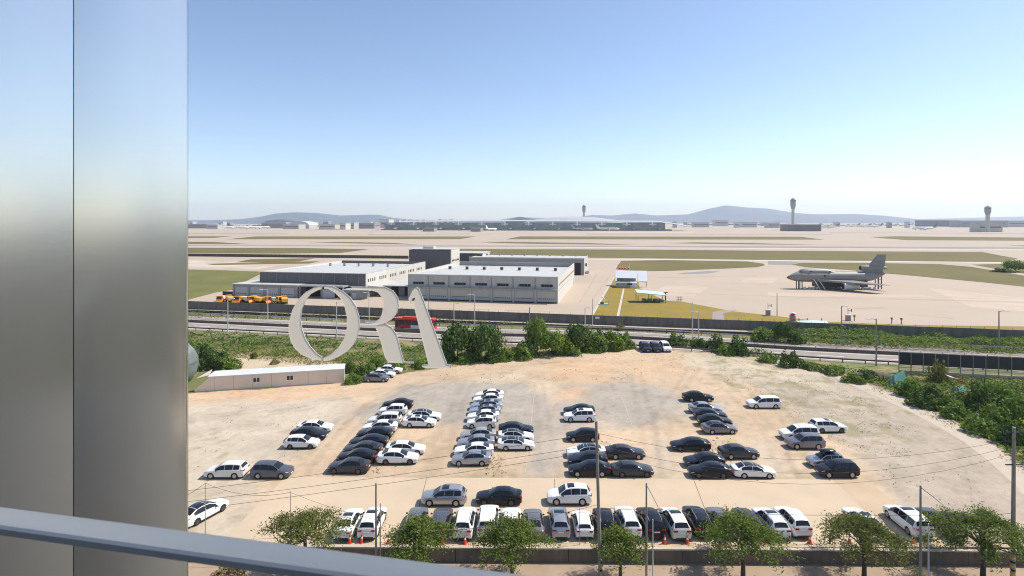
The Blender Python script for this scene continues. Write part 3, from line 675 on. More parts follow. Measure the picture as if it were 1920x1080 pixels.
# ------------------------------------------------------------------ orange snow ploughs
def plough(name, label, loc, rz, c1):
    t = thing(name, label, 'truck', loc, rz, 'orange snow clearing trucks')
    part_box('chassis', M['dark'], t, -3.4,3.2,-1.0,1.0,.5,.95)
    m = MB(); m.add([(1.5,-1.2,.95),(3.4,-1.2,.95),(3.4,1.2,.95),(1.5,1.2,.95),(1.5,-1.15,2.9),(3.0,-1.15,2.9),(3.0,1.15,2.9),(1.5,1.15,2.9)],[(3,2,1,0),(4,5,6,7),(0,1,5,4),(1,2,6,5),(2,3,7,6),(3,0,4,7)])
    m.obj('cab', c1, t)
    m = MB(); m.add([(3.36,-1.05,1.6),(3.36,1.05,1.6),(3.07,1.0,2.75),(3.07,-1.0,2.75)],[(0,1,2,3)]); m.obj('windshield', M['glass'], t)
    for s in (-1,1): part_box('side_window', M['glass'], t, 1.8,2.8, s*1.19-.02, s*1.19+.02, 1.8,2.6)
    m = MB(); m.add([(-3.5,-1.2,1.0),(1.3,-1.2,1.0),(1.3,1.2,1.0),(-3.5,1.2,1.0),(-3.7,-1.25,2.3),(1.3,-1.25,2.5),(1.3,1.25,2.5),(-3.7,1.25,2.3)],[(3,2,1,0),(4,5,6,7),(0,1,5,4),(1,2,6,5),(2,3,7,6),(3,0,4,7)])
    m.obj('hopper', M['yellow'] if c1 is M['orange'] else M['white'], t)
    m = MB(); m.add([(3.7,-1.6,.1),(3.7,1.6,.1),(4.1,1.6,.6),(4.1,-1.6,.6),(3.75,1.6,1.2),(3.75,-1.6,1.2)],[(0,1,2,3),(3,2,4,5)]); m.obj('plough_blade', M['orange'], t)
    for x in (2.3,-1.3,-2.5):
        for s in (-1,1): MB().lathe([(.2,-.15),(.5,-.15),(.5,.15),(.2,.15)],(x,s*1.0,.5),10,'y').obj('wheel', M['black'], t, 40)
    return t
ords = ['leftmost','second','third','fourth','fifth','sixth','seventh','rightmost']
for i in range(8):
    x = 414 + i*17.0
    lab = 'orange snow clearing truck, %s in the row beside the perimeter wall' % (ords[i] if i in (0,7) else ords[i]+' from left')
    plough('snow_plough', lab, G(x, 566 + i*0.35) + Vector((0,0,-.05)), math.radians(-50 + rnd.uniform(-35,35) + (180 if i%3==1 else 0)), M['orange'] if i%3 else M['yellow']).scale = (.8,.8,.85)

# ------------------------------------------------------------------ fire-training mock aircraft
ma = thing('mock_aircraft', 'grey windowless training aircraft with tail engine standing on the apron', 'aircraft', G(1475,541), math.radians(-1.5))
def loft(stations, seg=20):
    m = MB(); o = 0
    for (x, cy, cz, ry, rz) in stations:
        for k in range(seg):
            t = 2*math.pi*k/seg; m.v.append((x, cy+ry*math.cos(t), cz+rz*math.sin(t)))
    n = len(stations)
    for i in range(n-1):
        for k in range(seg): m.f.append((i*seg+k, i*seg+(k+1)%seg, (i+1)*seg+(k+1)%seg, (i+1)*seg+k))
    m.f.append(tuple(range(seg-1,-1,-1))); m.f.append(tuple((n-1)*seg+k for k in range(seg)))
    return m
fu = loft([(0.9,0,4.8,.9,.75),(2.2,0,4.9,1.7,1.35),(4.2,0,5.15,2.3,2.0),(6.2,0,5.2,2.5,2.25),(10,0,5.2,2.55,2.3),(32,0,5.2,2.55,2.3),(36,0,5.5,2.2,1.95),(39.5,0,6.2,1.4,1.15),(41.5,0,6.6,.5,.45)]).obj('fuselage', M['plane_grey'], ma, 40)
loft([(.1,0,4.72,.25,.2),(.5,0,4.75,.65,.52),(.95,0,4.8,.92,.77)]).obj('nose_cap', M['rust'], ma, 40)
loft([(4.6,0,6.6,1.2,.5),(6.2,0,7.0,1.7,1.4),(8.4,0,7.15,1.8,1.5),(16.5,0,7.15,1.8,1.5),(19.5,0,6.8,1.5,1.0),(22,0,6.4,1.0,.6)]).obj('upper_deck', M['plane_grey'], ma, 40)
for s in (-1,1):
    m = MB(); m.add([(5.35,s*.2,7.75),(5.35,s*1.2,7.5),(6.1,s*1.45,7.85),(6.1,s*.2,8.3)],[(0,1,2,3)]); m.obj('cockpit_window', M['glass'], ma)
for x,z in ((9.2,7.3),(17.2,7.2)): part_box('hatch', M['dark'], ma, x,x+.7,-1.83,-1.6,z,z+.5)
part_box('hatch', M['dark'], ma, 14.6,15.3,-2.58,-2.4,5.3,6.1)
def wing(name, mat, par, root0, root1, tip0, tip1, t0=.5, t1=.2):
    m = MB()
    vs = []
    for (p, th) in ((root0,t0),(root1,t0*.3),(tip1,t1*.3),(tip0,t1)): vs.append((p[0],p[1],p[2]+th/2))
    for (p, th) in ((root0,t0),(root1,t0*.3),(tip1,t1*.3),(tip0,t1)): vs.append((p[0],p[1],p[2]-th/2))
    m.add(vs, [(0,1,2,3),(7,6,5,4),(0,4,5,1),(1,5,6,2),(2,6,7,3),(3,7,4,0)]); return m.obj(name, mat, par)
for s in (-1,1):
    wing('wing', M['plane_grey'], ma, (11.5,s*2.2,3.8),(27,s*2.2,3.7),(28,s*16.5,3.5),(33.5,s*16.5,3.4), .9,.35)
    m = MB().lathe([(1.15,-3.2),(1.55,-2.9),(1.6,0),(1.4,2.2),(.9,3.2)],(22.2,s*9.0,1.95),18,'x'); en = m.obj('engine', M['plane_light'], ma, 40)
    MB().lathe([(.05,-.05),(1.1,0)],(18.97,s*9.0,1.95),18,'x').obj('intake', M['opening'], en)
    part_box('pylon', M['plane_dark'], ma, 20.8,24.2,s*9-.15,s*9+.15,3.3,3.75)
    wing('tailplane', M['plane_grey'], ma, (36,s*1.0,6.8),(40.6,s*1.0,6.8),(40.5,s*6.5,7.3),(43,s*6.5,7.3),.4,.15)
m = MB(); m.add([(34.6,-.35,9.7),(41.4,-.35,9.7),(42.2,-.15,14.8),(38.6,-.15,14.8),(34.6,.35,9.7),(41.4,.35,9.7),(42.2,.15,14.8),(38.6,.15,14.8)],[(0,1,2,3),(7,6,5,4),(0,4,5,1),(1,5,6,2),(2,6,7,3),(3,7,4,0)])
m.obj('tail_fin', M['plane_grey'], ma)
te = MB().lathe([(1.0,0),(1.15,.3),(1.15,4),(.95,8),(.55,11.2)],(31.2,0,8.95),16,'x').obj('tail_engine', M['plane_grey'], ma, 40)
MB().lathe([(.05,-.04),(.8,-.02)],(31.2,0,8.95),16,'x').obj('intake', M['opening'], te)
part_box('tail_pylon', M['plane_grey'], ma, 33,40.5,-.6,.6,6.9,8.2)
part_box('belly_block', M['plane_dark'], ma, 12.0,33,-2.5,2.5,.9,3.4)
for k,x in enumerate((4.6,6.1,38.2,39.6)):
    for s in (-1,1): part_box('support_leg', M['plane_dark'], ma, x-.15,x+.15,s*1.0-.15,s*1.0+.15,0,3.6 if x < 20 else 5.4)
for k in range(3): part_box('support_brace', M['plane_dark'], ma, 38.36,39.44,-1.1,-.9,1.0+k*1.5,1.15+k*1.5)
for x in (6.6,8.6,10.2,11.8,28.5,31,34,36):
    MB().lathe([(.2,-.18),(.55,-.18),(.55,.18),(.2,.18)],(x,-2.2,.55),10,'y').obj('display_wheel', M['plane_light'], ma, 40)
for x in (14,17.5,21,25.5,29): part_box('support_leg', M['plane_dark'], ma, x-.25,x+.25,-.25,.25,0,1.2)
for x in (10.2,12.2):
    MB().tube([(x,-2.55,4.4),(x+2.0,-4.2,.1)],.17,6).obj('escape_ladder', M['white'], ma)

# ------------------------------------------------------------------ terminal, towers, far buildings
AA = -math.atan(0.17)
def AF(px, Dm, z=0):
    """airfield frame: on the line that passes Dm metres ahead of the camera"""
    q = (px-CX)/F; Y = Dm/(1+0.17*q); return Vector((q*Y, Y, z))
tm = thing('terminal', 'long low airport terminal with teal glass front and curved pale roof', 'terminal', AF(960,1800), AA)
L0, L1 = -470, 545
part_box('glass_front', M['glass_teal'], tm, L0+40, L1-70, 0, 60, 4, 25)
part_box('base_wall', M['wall_grey'], tm, L0+30, L1-50, -6, 60, 0, 3.99)
m = MB(); pr = []
for i in range(25):
    t = i/24; x = L0 + (L1-L0)*t; z = 25.5 + 4.5*math.sin(math.pi*t) - (12*max(0,(abs(t-.5)-.42)/.08) if abs(t-.5) > .42 else 0)
    pr.append((x,z))
for x,z in pr: m.v += [(x,-14,z-1.2),(x,-14,z),(x,70,z+4),(x,70,z+2)]
for i in range(24):
    for k in range(4): m.f.append((i*4+k,(i+1)*4+k,(i+1)*4+(k+1)%4,i*4+(k+1)%4))
m.obj('roof', M['roof_grey'], tm)
for i in range(12):
    x = L0 + 70 + i*76
    part_box('roof_pylon', M['white'], tm, x-2,x+2,-15.5,-14.2,16,27); part_box('canopy_fin', M['white'], tm, x-11,x+11,-22,-15.6,19,21.5)
    part_box('boarding_bridge', M['wall_grey'], tm, x+18,x+22,-46,-6.1,4.5,8.5)
hl = thing('terminal_hall', 'pale domed great hall roof rising behind the terminal', 'building', AF(1075,2150), AA)
loft([(-190,0,20,20,4),(-150,0,22,60,13),(-80,0,24,90,20),(0,0,25,95,23),(80,0,24,90,20),(150,0,22,60,13),(190,0,20,20,4)],24).obj('dome_roof', M['roof_grey'], hl, 50)
part_box('base', M['wall_pale'], hl, -185,185,-60,60,0,22)
def tower(label, px, Dm, ht, r, cabr, glass=True):
    t = thing('control_tower', label, 'tower', AF(px,Dm), 0, 'airport control towers')
    MB().lathe([(r*1.1,0),(r,ht*.12),(r*.92,ht*.66)],(0,0,0),12).obj('shaft', M['wall_pale'], t, 30)
    MB().lathe([(r*.92,ht*.66),(cabr*.8,ht*.72),(cabr,ht*.80),(cabr*.95,ht*.88)],(0,0,.02),12).obj('flare', M['wall_grey'], t, 20)
    MB().lathe([(cabr*.92,ht*.88),(cabr*1.08,ht*.945),(cabr*.75,ht*.95)],(0,0,.04),12).obj('cab_glass', M['glass_teal'], t, 20)
    MB().lathe([(cabr*.8,ht*.95),(cabr*.6,ht*.985),(r*.3,ht)],(0,0,.06),12).obj('cab_roof', M['wall_grey'], t, 20)
    MB().tube([(0,0,ht*.98),(0,0,ht*1.06)],.5,5).obj('antenna', M['dark'], t)
tower('slim control tower rising behind the terminal roof', 1095, 2500, 100, 5.5, 8.0)
tower('tall control tower right of the terminal, over a low dark base', 1487, 1872, 100, 4.8, 8.0)
tower('stocky control tower near the right edge of the picture', 1852, 1730, 70, 5.2, 7.6)
def far_block(name, label, px0, px1, ptop, Dm, depth, mat, cat='building', roof=None, grp=None):
    a, b = AF(px0,Dm), AF(px1,Dm); Ym = (a.y+b.y)/2; hz = H + (HY-ptop)*Ym/F; wd = (b-a).length
    t = thing(name, label, cat, a, AA, grp)
    part_box('wall', mat, t, 0, wd, 0, depth, 0, hz*.92); part_box('roof', roof or M['roof_grey'], t, -1, wd+1, -1.5, depth+1, hz*.92+.01, hz)
    part_box('window_band', M['wall_dark'], t, wd*.06, wd*.94, -.4, -.01, hz*.45, hz*.62)
    return t
FB = [('low dark concourse at the foot of the tall control tower',1478,1540,420.5,1800,80,'wall_dark'),
      ('long dark second terminal on the right horizon',1732,1800,412.6,3500,90,'wall_dark'),
      ('low dark terminal wing beside the stocky control tower',1800,1890,413.4,3100,90,'wall_grey'),
      ('pale low pier building at the far right edge',1885,1990,413.6,3300,60,'wall_pale'),
      ('white box building above the left end of the terminal',711,729,411.0,2400,60,'wall_cream'),
      ('pale white depot between the hangar and the terminal',598,628,420.0,1900,50,'wall_cream'),
      ('small cream tower building near the depot',637,648,417.5,1900,40,'wall_cream'),
      ('white twin block left of the terminal',652,664,417,2050,40,'wall_pale'),
      ('grey hall beside the left end of the terminal',665,702,417.8,2150,60,'wall_grey'),
      ('grey long shed left of the arched hangar',490,536,417.0,2250,60,'wall_grey'),
      ('low white freight shed behind the left airliners',530,560,420.5,2000,50,'wall_pale'),
      ('low grey freight building at the far left',352,388,419.8,2100,60,'wall_grey'),
      ('white freight building at the far left beside the parked jets',388,408,421.2,2000,50,'wall_pale'),
      ('low teal service block on the apron before the terminal left wing',793,814,427.5,1560,30,'wall_grey'),
      ('low teal service block on the apron before the terminal middle',883,901,427.5,1560,30,'wall_grey'),
      ('low pale annex at the foot of the stocky control tower',1835,1880,418.5,1760,40,'wall_pale'),
      ('pale white hall far below the big mountain',1340,1366,412.3,3600,80,'roof_white'),
      ('low white shed row on the plain below the mountain',1390,1420,416.5,2900,60,'roof_white'),
      ('low pale shed on the plain left of the tall tower',1440,1462,417.3,2700,60,'wall_pale'),
      ('pale shed row right of the terminal end',1300,1330,416.8,2900,60,'wall_pale')]
for lab,a_,b_,tp,Dm,dp,mt in FB: far_block('far_building', lab, a_, b_, tp, Dm, dp, M[mt], grp='buildings along the airport horizon')
for i in range(9):
    px = 742 + i*13 + rnd.uniform(-3,3)
    far_block('apartment_block', 'tiny hazy white apartment block above the terminal roof, %s from the left' % ['first','second','third','fourth','fifth','sixth','seventh','eighth','ninth'][i], px, px+5.5, 411.5+rnd.uniform(-1,1), 4600, 40, M['wall_pale'], 'apartment block', grp='hazy apartment blocks')
ah = thing('arched_hangar', 'arched white hangar roof on the left horizon', 'hangar', AF(560,2100), AA)
m = MB(); n = 12
for y in (0,70):
    for i in range(n+1):
        t = math.pi*i/n; m.v.append((-44*math.cos(t), y, 14+16*math.sin(t)))
for i in range(n): m.f.append((i,i+1,n+2+i,n+1+i))
m.f.append(tuple(range(n,-1,-1))); m.f.append(tuple(range(n+1,2*n+2)))
m.obj('arched_roof', M['roof_white'], ah, 40); part_box('wall', M['wall_pale'], ah, -44,44,.5,69,0,13.9)
tw = thing('far_woodland', 'dark wooded rise on the left horizon behind the arched hangar', 'woodland', AF(525,2700), AA)
loft([(-110,0,0,10,2),(-70,0,0,40,34),(0,0,0,60,41),(60,0,0,50,38),(105,0,0,30,26),(130,0,0,8,3)],14).obj('crown', M['hill'], tw, 60)
tw = thing('far_woodland', 'dark wooded rise behind the terminal left of the slim tower', 'woodland', AF(975,2900), AA)
loft([(-120,0,0,10,2),(-60,0,0,40,38),(0,0,0,60,54),(60,0,0,50,44),(190,0,0,50,30),(280,0,0,8,3)],14).obj('crown', M['hill'], tw, 60)

# airliners
def airliner(label, px, py, length, rz, tail, grp='airliners on the far apron', body=None):
    t = thing('airliner', label, 'airliner', G(px,py), rz, grp); s = length/60.0
    if ('al', tail, body) not in CACHE:
        b = M[body or 'plane_white']; C = []
        C.append(('fuselage', loft([(30,0,5.0,.4,.4),(28.5,0,5.1,1.4,1.4),(25,0,5.4,2.7,2.8),(-14,0,5.4,2.8,2.9),(-24,0,6.2,1.8,1.9),(-30,0,7.0,.5,.6)],12).mesh('fuselage', b, 50)))
        for sg in (-1,1):
            m = MB(); m.add([(6,sg*2.5,4.4),(-5,sg*2.5,4.3),(-13,sg*29,6.0),(-10,sg*29,6.0),(6,sg*2.5,3.6),(-5,sg*2.5,4.1),(-13,sg*29,5.8),(-10,sg*29,5.8)],[(0,1,2,3),(7,6,5,4),(0,4,5,1),(1,5,6,2),(2,6,7,3),(3,7,4,0)])
            C.append(('wing', m.mesh('wing', M['plane_white'])))
            C.append(('engine', MB().lathe([(1.4,3.0),(1.6,2),(1.5,-1),(.9,-3)],(2.5,sg*9.5,2.6),10,'x').mesh('engine', M['plane_white'], 40)))
            m = MB(); m.add([(-23,sg*1,7.2),(-28,sg*1,7.2),(-31,sg*10,7.8),(-29,sg*10,7.8),(-23,sg*1,6.8),(-28,sg*1,7.0),(-31,sg*10,7.7),(-29,sg*10,7.7)],[(0,1,2,3),(7,6,5,4),(0,4,5,1),(1,5,6,2),(2,6,7,3),(3,7,4,0)])
            C.append(('tailplane', m.mesh('tailplane', M['plane_white'])))
        m = MB(); m.add([(-20,-.3,7.6),(-29,-.3,7.6),(-33,-.2,17.5),(-29.5,-.2,17.5),(-20,.3,7.6),(-29,.3,7.6),(-33,.2,17.5),(-29.5,.2,17.5)],[(0,1,2,3),(7,6,5,4),(0,4,5,1),(1,5,6,2),(2,6,7,3),(3,7,4,0)])
        C.append(('tail_fin', m.mesh('tail_fin', M[tail])))
        for x,y in ((22,0),(-1,3),(-1,-3)): C.append(('landing_gear', MB().box(x-.6,x+.6,y-.5,y+.5,0,3.2).mesh('landing_gear', M['dark'])))
        C.append(('window_band', MB().box(-18,22,-2.84,2.84,5.8,6.2).mesh('window_band', M['plane_dark'])))
        CACHE[('al',tail,body)] = C
    for nm, me in CACHE[('al',tail,body)]:
        o = link(nm, me, t)
    t.scale = (s,s,s)
    return t
CACHE = {}
R = math.radians
PL = [('white airliner taxiing on the right apron, facing left',1733,431.5,78,R(176),'tail_dark'),
      ('white airliner at far right beside the stocky tower, facing left',1838,428.0,66,R(172),'tail_red'),
      ('white airliner with dark tail just right of the tall tower, facing left',1556,428.0,72,R(172),'tail_dark'),
      ('leftmost of three grouped airliners on the right far apron',1597,425.6,68,R(160),'tail_red'),
      ('middle of three grouped airliners on the right far apron',1618,426.0,68,R(160),'tail_dark'),
      ('rightmost of three grouped airliners on the right far apron',1638,426.4,70,R(160),'tail_dark'),
      ('white airliner at the left freight apron, leftmost of three',436,429.0,74,R(20),'plane_white'),
      ('white airliner at the left freight apron, middle of three',463,429.6,78,R(14),'plane_white'),
      ('white airliner at the left freight apron, rightmost of three',487,429.2,76,R(15),'plane_white'),
      ('pale blue airliner parked alone before the terminal right wing',1220,432.3,68,R(178),'plane_blue','plane_blue'),
      ('white airliner at a terminal gate, first right of the terminal centre',1038,432.1,62,R(-20),'plane_white'),
      ('white airliner at a terminal gate below the slim control tower',1092,432.5,70,R(-20),'plane_blue'),
      ('white airliner at a terminal gate, right of the slim control tower',1140,432.8,70,R(-18),'plane_white'),
      ('white airliner at a gate left of the terminal centre',938,431.4,62,R(-30),'plane_white'),
      ('small white airliner at a gate, middle of the terminal',995,431.5,52,R(-20),'plane_white'),
      ('white airliner nose-in at a gate, left of the service block',922,432.7,62,R(60),'plane_white'),
      ('small white airliner at a gate at the terminal left end',745,430.0,44,R(-25),'plane_white')]
for p in PL: airliner(*(p[:6]), body=(p[6] if len(p) > 6 else None))

# far belts of trees along the horizon
def tree_line(label, px0, px1, Dm, hgt, seed):
    r = np.random.RandomState(seed); n = 1500
    px = r.uniform(px0,px1,n); dd = Dm + r.uniform(0,60,n); P = np.array([AF(a_,d_)[:] for a_,d_ in zip(px,dd)])
    P[:,2] = hgt*np.clip((fbm(px*1.0,dd*.02,9,4,seed)-.15)*1.35,.1,1.2)*np.sqrt(r.uniform(.02,1,n))
    o = link('far_tree_line', quads('far_tree_line', P, r.uniform(5,10,n), r.normal(size=(n,3))+np.array([0,-.8,.6]), r, M['leaf_dark'])); o['label'] = label; o['category'] = 'trees'; o['kind'] = 'stuff'
tree_line('hazy dark tree line along the left horizon', 345, 705, 2750, 17, 3)
tree_line('hazy dark tree line along the right horizon', 1500, 1930, 3900, 20, 4)
tree_line('hazy tree line below the big mountain', 1285, 1500, 4300, 18, 5)
for i_ in range(16):
    px_ = [356,410,425,508,520,586,606,690,1262,1282,1312,1378,1428,1566,1668,1702][i_]
    far_block('far_building', 'tiny hazy shed on the horizon, %s of its kind from the left' % ['first','second','third','fourth','fifth','sixth','seventh','eighth','ninth','tenth','eleventh','twelfth','thirteenth','fourteenth','fifteenth','sixteenth'][i_], px_, px_+rnd.uniform(4,10), 416.5+rnd.uniform(-1.6,1.2), 3000+rnd.uniform(-300,900), 30, M[['wall_pale','roof_white','wall_grey','wall_cream'][i_%4]], 'building', grp='tiny sheds on the horizon')
# mountains
def hills(name, pts, Y, depth, seed):
    """a ridge running across, profile given in photograph pixels, with slopes falling to both sides"""
    xs = np.linspace(pts[0][0], pts[-1][0], 160); py = np.interp(xs, [p[0] for p in pts], [p[1] for p in pts])
    zz = np.maximum((HY-py)*Y/F + H, 2) ; X = (xs-CX)*Y/F
    rows = 11; V = []; Fc = []
    for r in range(rows):
        t = (r/(rows-1))*2-1; k = max(0,1-abs(t))**0.85
        for i in range(160):
            nz = (fbm(np.array([X[i]]), np.array([Y+t*depth]), 900, 4, seed)[0]-.5)
            V.append((X[i]*(1+t*depth/Y*0.6), Y+t*depth, zz[i]*k*(1+0.5*nz*(1-k)) - (3 if k == 0 else 0)))
    for r in range(rows-1):
        for i in range(159): a = r*160+i; Fc.append((a,a+1,a+161,a+160))
    m = MB(); m.add(V,Fc); struct(m.obj(name, M['hill'], None, 60))
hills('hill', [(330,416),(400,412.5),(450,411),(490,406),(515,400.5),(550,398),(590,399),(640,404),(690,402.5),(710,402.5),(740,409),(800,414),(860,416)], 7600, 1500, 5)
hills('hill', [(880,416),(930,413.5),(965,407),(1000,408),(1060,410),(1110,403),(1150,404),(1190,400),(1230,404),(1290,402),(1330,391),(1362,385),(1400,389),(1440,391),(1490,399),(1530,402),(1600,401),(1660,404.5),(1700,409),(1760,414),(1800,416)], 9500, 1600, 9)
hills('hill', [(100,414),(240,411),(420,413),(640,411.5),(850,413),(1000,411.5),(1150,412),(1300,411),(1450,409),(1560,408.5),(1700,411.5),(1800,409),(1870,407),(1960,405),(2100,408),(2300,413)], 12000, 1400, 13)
# ------------------------------------------------------------------ cars
def paint(name, col, metal=0.0, rough=0.3): return MAT(name, col, rough, metal, coat=0.22, spec=0.22)
PAINT = {'white': paint('white car paint',(.80,.80,.79)), 'pearl': paint('pearl car paint',(.70,.68,.63)), 'black': paint('black car paint',(.012,.013,.016)),
         'navy': paint('blue black car paint',(.016,.019,.030)), 'dgrey': paint('dark grey car paint',(.055,.058,.065),.3), 'grey': paint('grey car paint',(.12,.125,.15),.4),
         'mgrey': paint('mid grey car paint',(.21,.20,.215),.5,.32), 'silver': paint('silver car paint',(.42,.43,.46),.6,.32), 'champ': paint('champagne car paint',(.50,.48,.43),.5,.32), 'lblue': paint('pale blue silver car paint',(.46,.49,.53),.5,.32)}
CG = MAT('car window glass', (.012,.013,.016), 0.05, spec=0.6)
TYRE = MAT('tyre', (.018,.018,.019), 0.85); RIM = MAT('alloy rim', (.40,.40,.41), 0.35, 0.7); RIMD = MAT('dark rim', (.10,.10,.105), 0.4, 0.6)
LAMP = MAT('headlamp lens', (.62,.64,.66), 0.1, spec=0.7); TAIL = MAT('tail lamp', (.30,.012,.012), 0.2); PLATE = MAT('number plate', (.72,.72,.70), 0.5)
TRIM = MAT('black trim', (.02,.02,.021), 0.5); CHROME = MAT('chrome trim', (.6,.6,.6), 0.2, 1.0); GLOSSB = MAT('gloss black roof', (.014,.014,.017), 0.12, coat=0.4)

KIND = {
 'sedan': dict(L=4.9, top=[(0,.56),(.06,.69),(.35,.79),(.9,.89),(1.32,.95),(2.15,1.36),(2.55,1.44),(3.1,1.455),(3.6,1.405),(4.38,1.11),(4.75,1.07),(4.86,1.0),(4.9,.84)],
    sh=[(0,.53),(.06,.63),(.35,.71),(1.3,.87),(2.5,.91),(3.8,.96),(4.72,.965),(4.86,.91),(4.9,.78)],
    w=[(0,.60),(.06,.73),(.25,.85),(.6,.92),(1.2,.935),(3.8,.935),(4.4,.905),(4.75,.83),(4.86,.75),(4.9,.66)],
    rail=[(0,.48),(.06,.6),(.35,.70),(1.32,.74),(2.15,.60),(2.6,.585),(3.2,.585),(3.6,.575),(4.38,.68),(4.75,.66),(4.9,.5)],
    cowl=1.32, rf=2.15, rr=3.6, rb=4.36, sw=(.92,3.78), wr=.335, side=[(1.58,2.76),(2.81,4.02)], tz=.86),
 'suv': dict(L=4.7, top=[(0,.66),(.06,.84),(.4,.96),(1.0,1.04),(1.2,1.08),(1.95,1.55),(2.4,1.645),(3.2,1.67),(4.0,1.625),(4.25,1.57),(4.6,1.14),(4.67,.95),(4.7,.68)],
    sh=[(0,.62),(.06,.78),(.4,.87),(1.2,.98),(2.5,1.02),(4.0,1.06),(4.45,1.08),(4.6,1.03),(4.67,.88),(4.7,.64)],
    w=[(0,.66),(.06,.78),(.25,.88),(.6,.935),(1.2,.945),(3.8,.945),(4.2,.92),(4.5,.87),(4.67,.80),(4.7,.70)],
    rail=[(0,.5),(.06,.66),(.4,.74),(1.2,.77),(1.95,.64),(2.6,.625),(4.0,.61),(4.25,.595),(4.6,.74),(4.67,.7),(4.7,.55)],
    cowl=1.2, rf=1.95, rr=4.25, rb=4.58, sw=(.92,3.68), wr=.365, side=[(1.42,2.47),(2.53,3.44),(3.50,4.2)], tz=1.0),
 'minivan': dict(L=5.1, top=[(0,.66),(.06,.86),(.4,.98),(.95,1.07),(1.08,1.10),(1.95,1.63),(2.4,1.73),(3.5,1.755),(4.55,1.71),(4.75,1.66),(5.0,1.18),(5.07,.95),(5.1,.66)],
    sh=[(0,.62),(.06,.80),(.4,.90),(1.08,1.0),(2.5,1.03),(4.4,1.06),(4.9,1.07),(5.0,1.03),(5.07,.86),(5.1,.62)],
    w=[(0,.70),(.06,.82),(.25,.92),(.6,.97),(1.2,.985),(4.3,.985),(4.8,.95),(5.0,.90),(5.07,.84),(5.1,.74)],
    rail=[(0,.52),(.06,.7),(.4,.78),(1.08,.82),(1.95,.70),(2.6,.70),(4.5,.69),(4.75,.68),(5.0,.80),(5.07,.76),(5.1,.6)],
    cowl=1.08, rf=1.95, rr=4.75, rb=4.98, sw=(.98,4.05), wr=.365, side=[(1.37,2.53),(2.59,3.73),(3.79,4.69)], tz=1.05),
 'hatch': dict(L=4.35, top=[(0,.58),(.06,.72),(.35,.84),(.85,.92),(1.15,.97),(1.9,1.42),(2.3,1.505),(3.0,1.51),(3.7,1.44),(3.9,1.38),(4.24,1.02),(4.32,.88),(4.35,.65)],
    sh=[(0,.55),(.06,.66),(.35,.75),(1.15,.90),(2.5,.94),(3.6,.98),(4.1,1.0),(4.24,.94),(4.32,.82),(4.35,.6)],
    w=[(0,.60),(.06,.73),(.25,.84),(.6,.90),(1.2,.91),(3.5,.91),(3.9,.885),(4.2,.82),(4.32,.76),(4.35,.66)],
    rail=[(0,.48),(.06,.6),(.35,.70),(1.15,.73),(1.9,.60),(2.4,.585),(3.5,.57),(3.9,.56),(4.24,.68),(4.32,.65),(4.35,.5)],
    cowl=1.15, rf=1.9, rr=3.9, rb=4.2, sw=(.84,3.45), wr=.325, side=[(1.38,2.42),(2.48,3.32),(3.37,3.8)], tz=.9)}
def ev(c, s):
    return float(np.interp(s, [p[0] for p in c], [p[1] for p in c]))
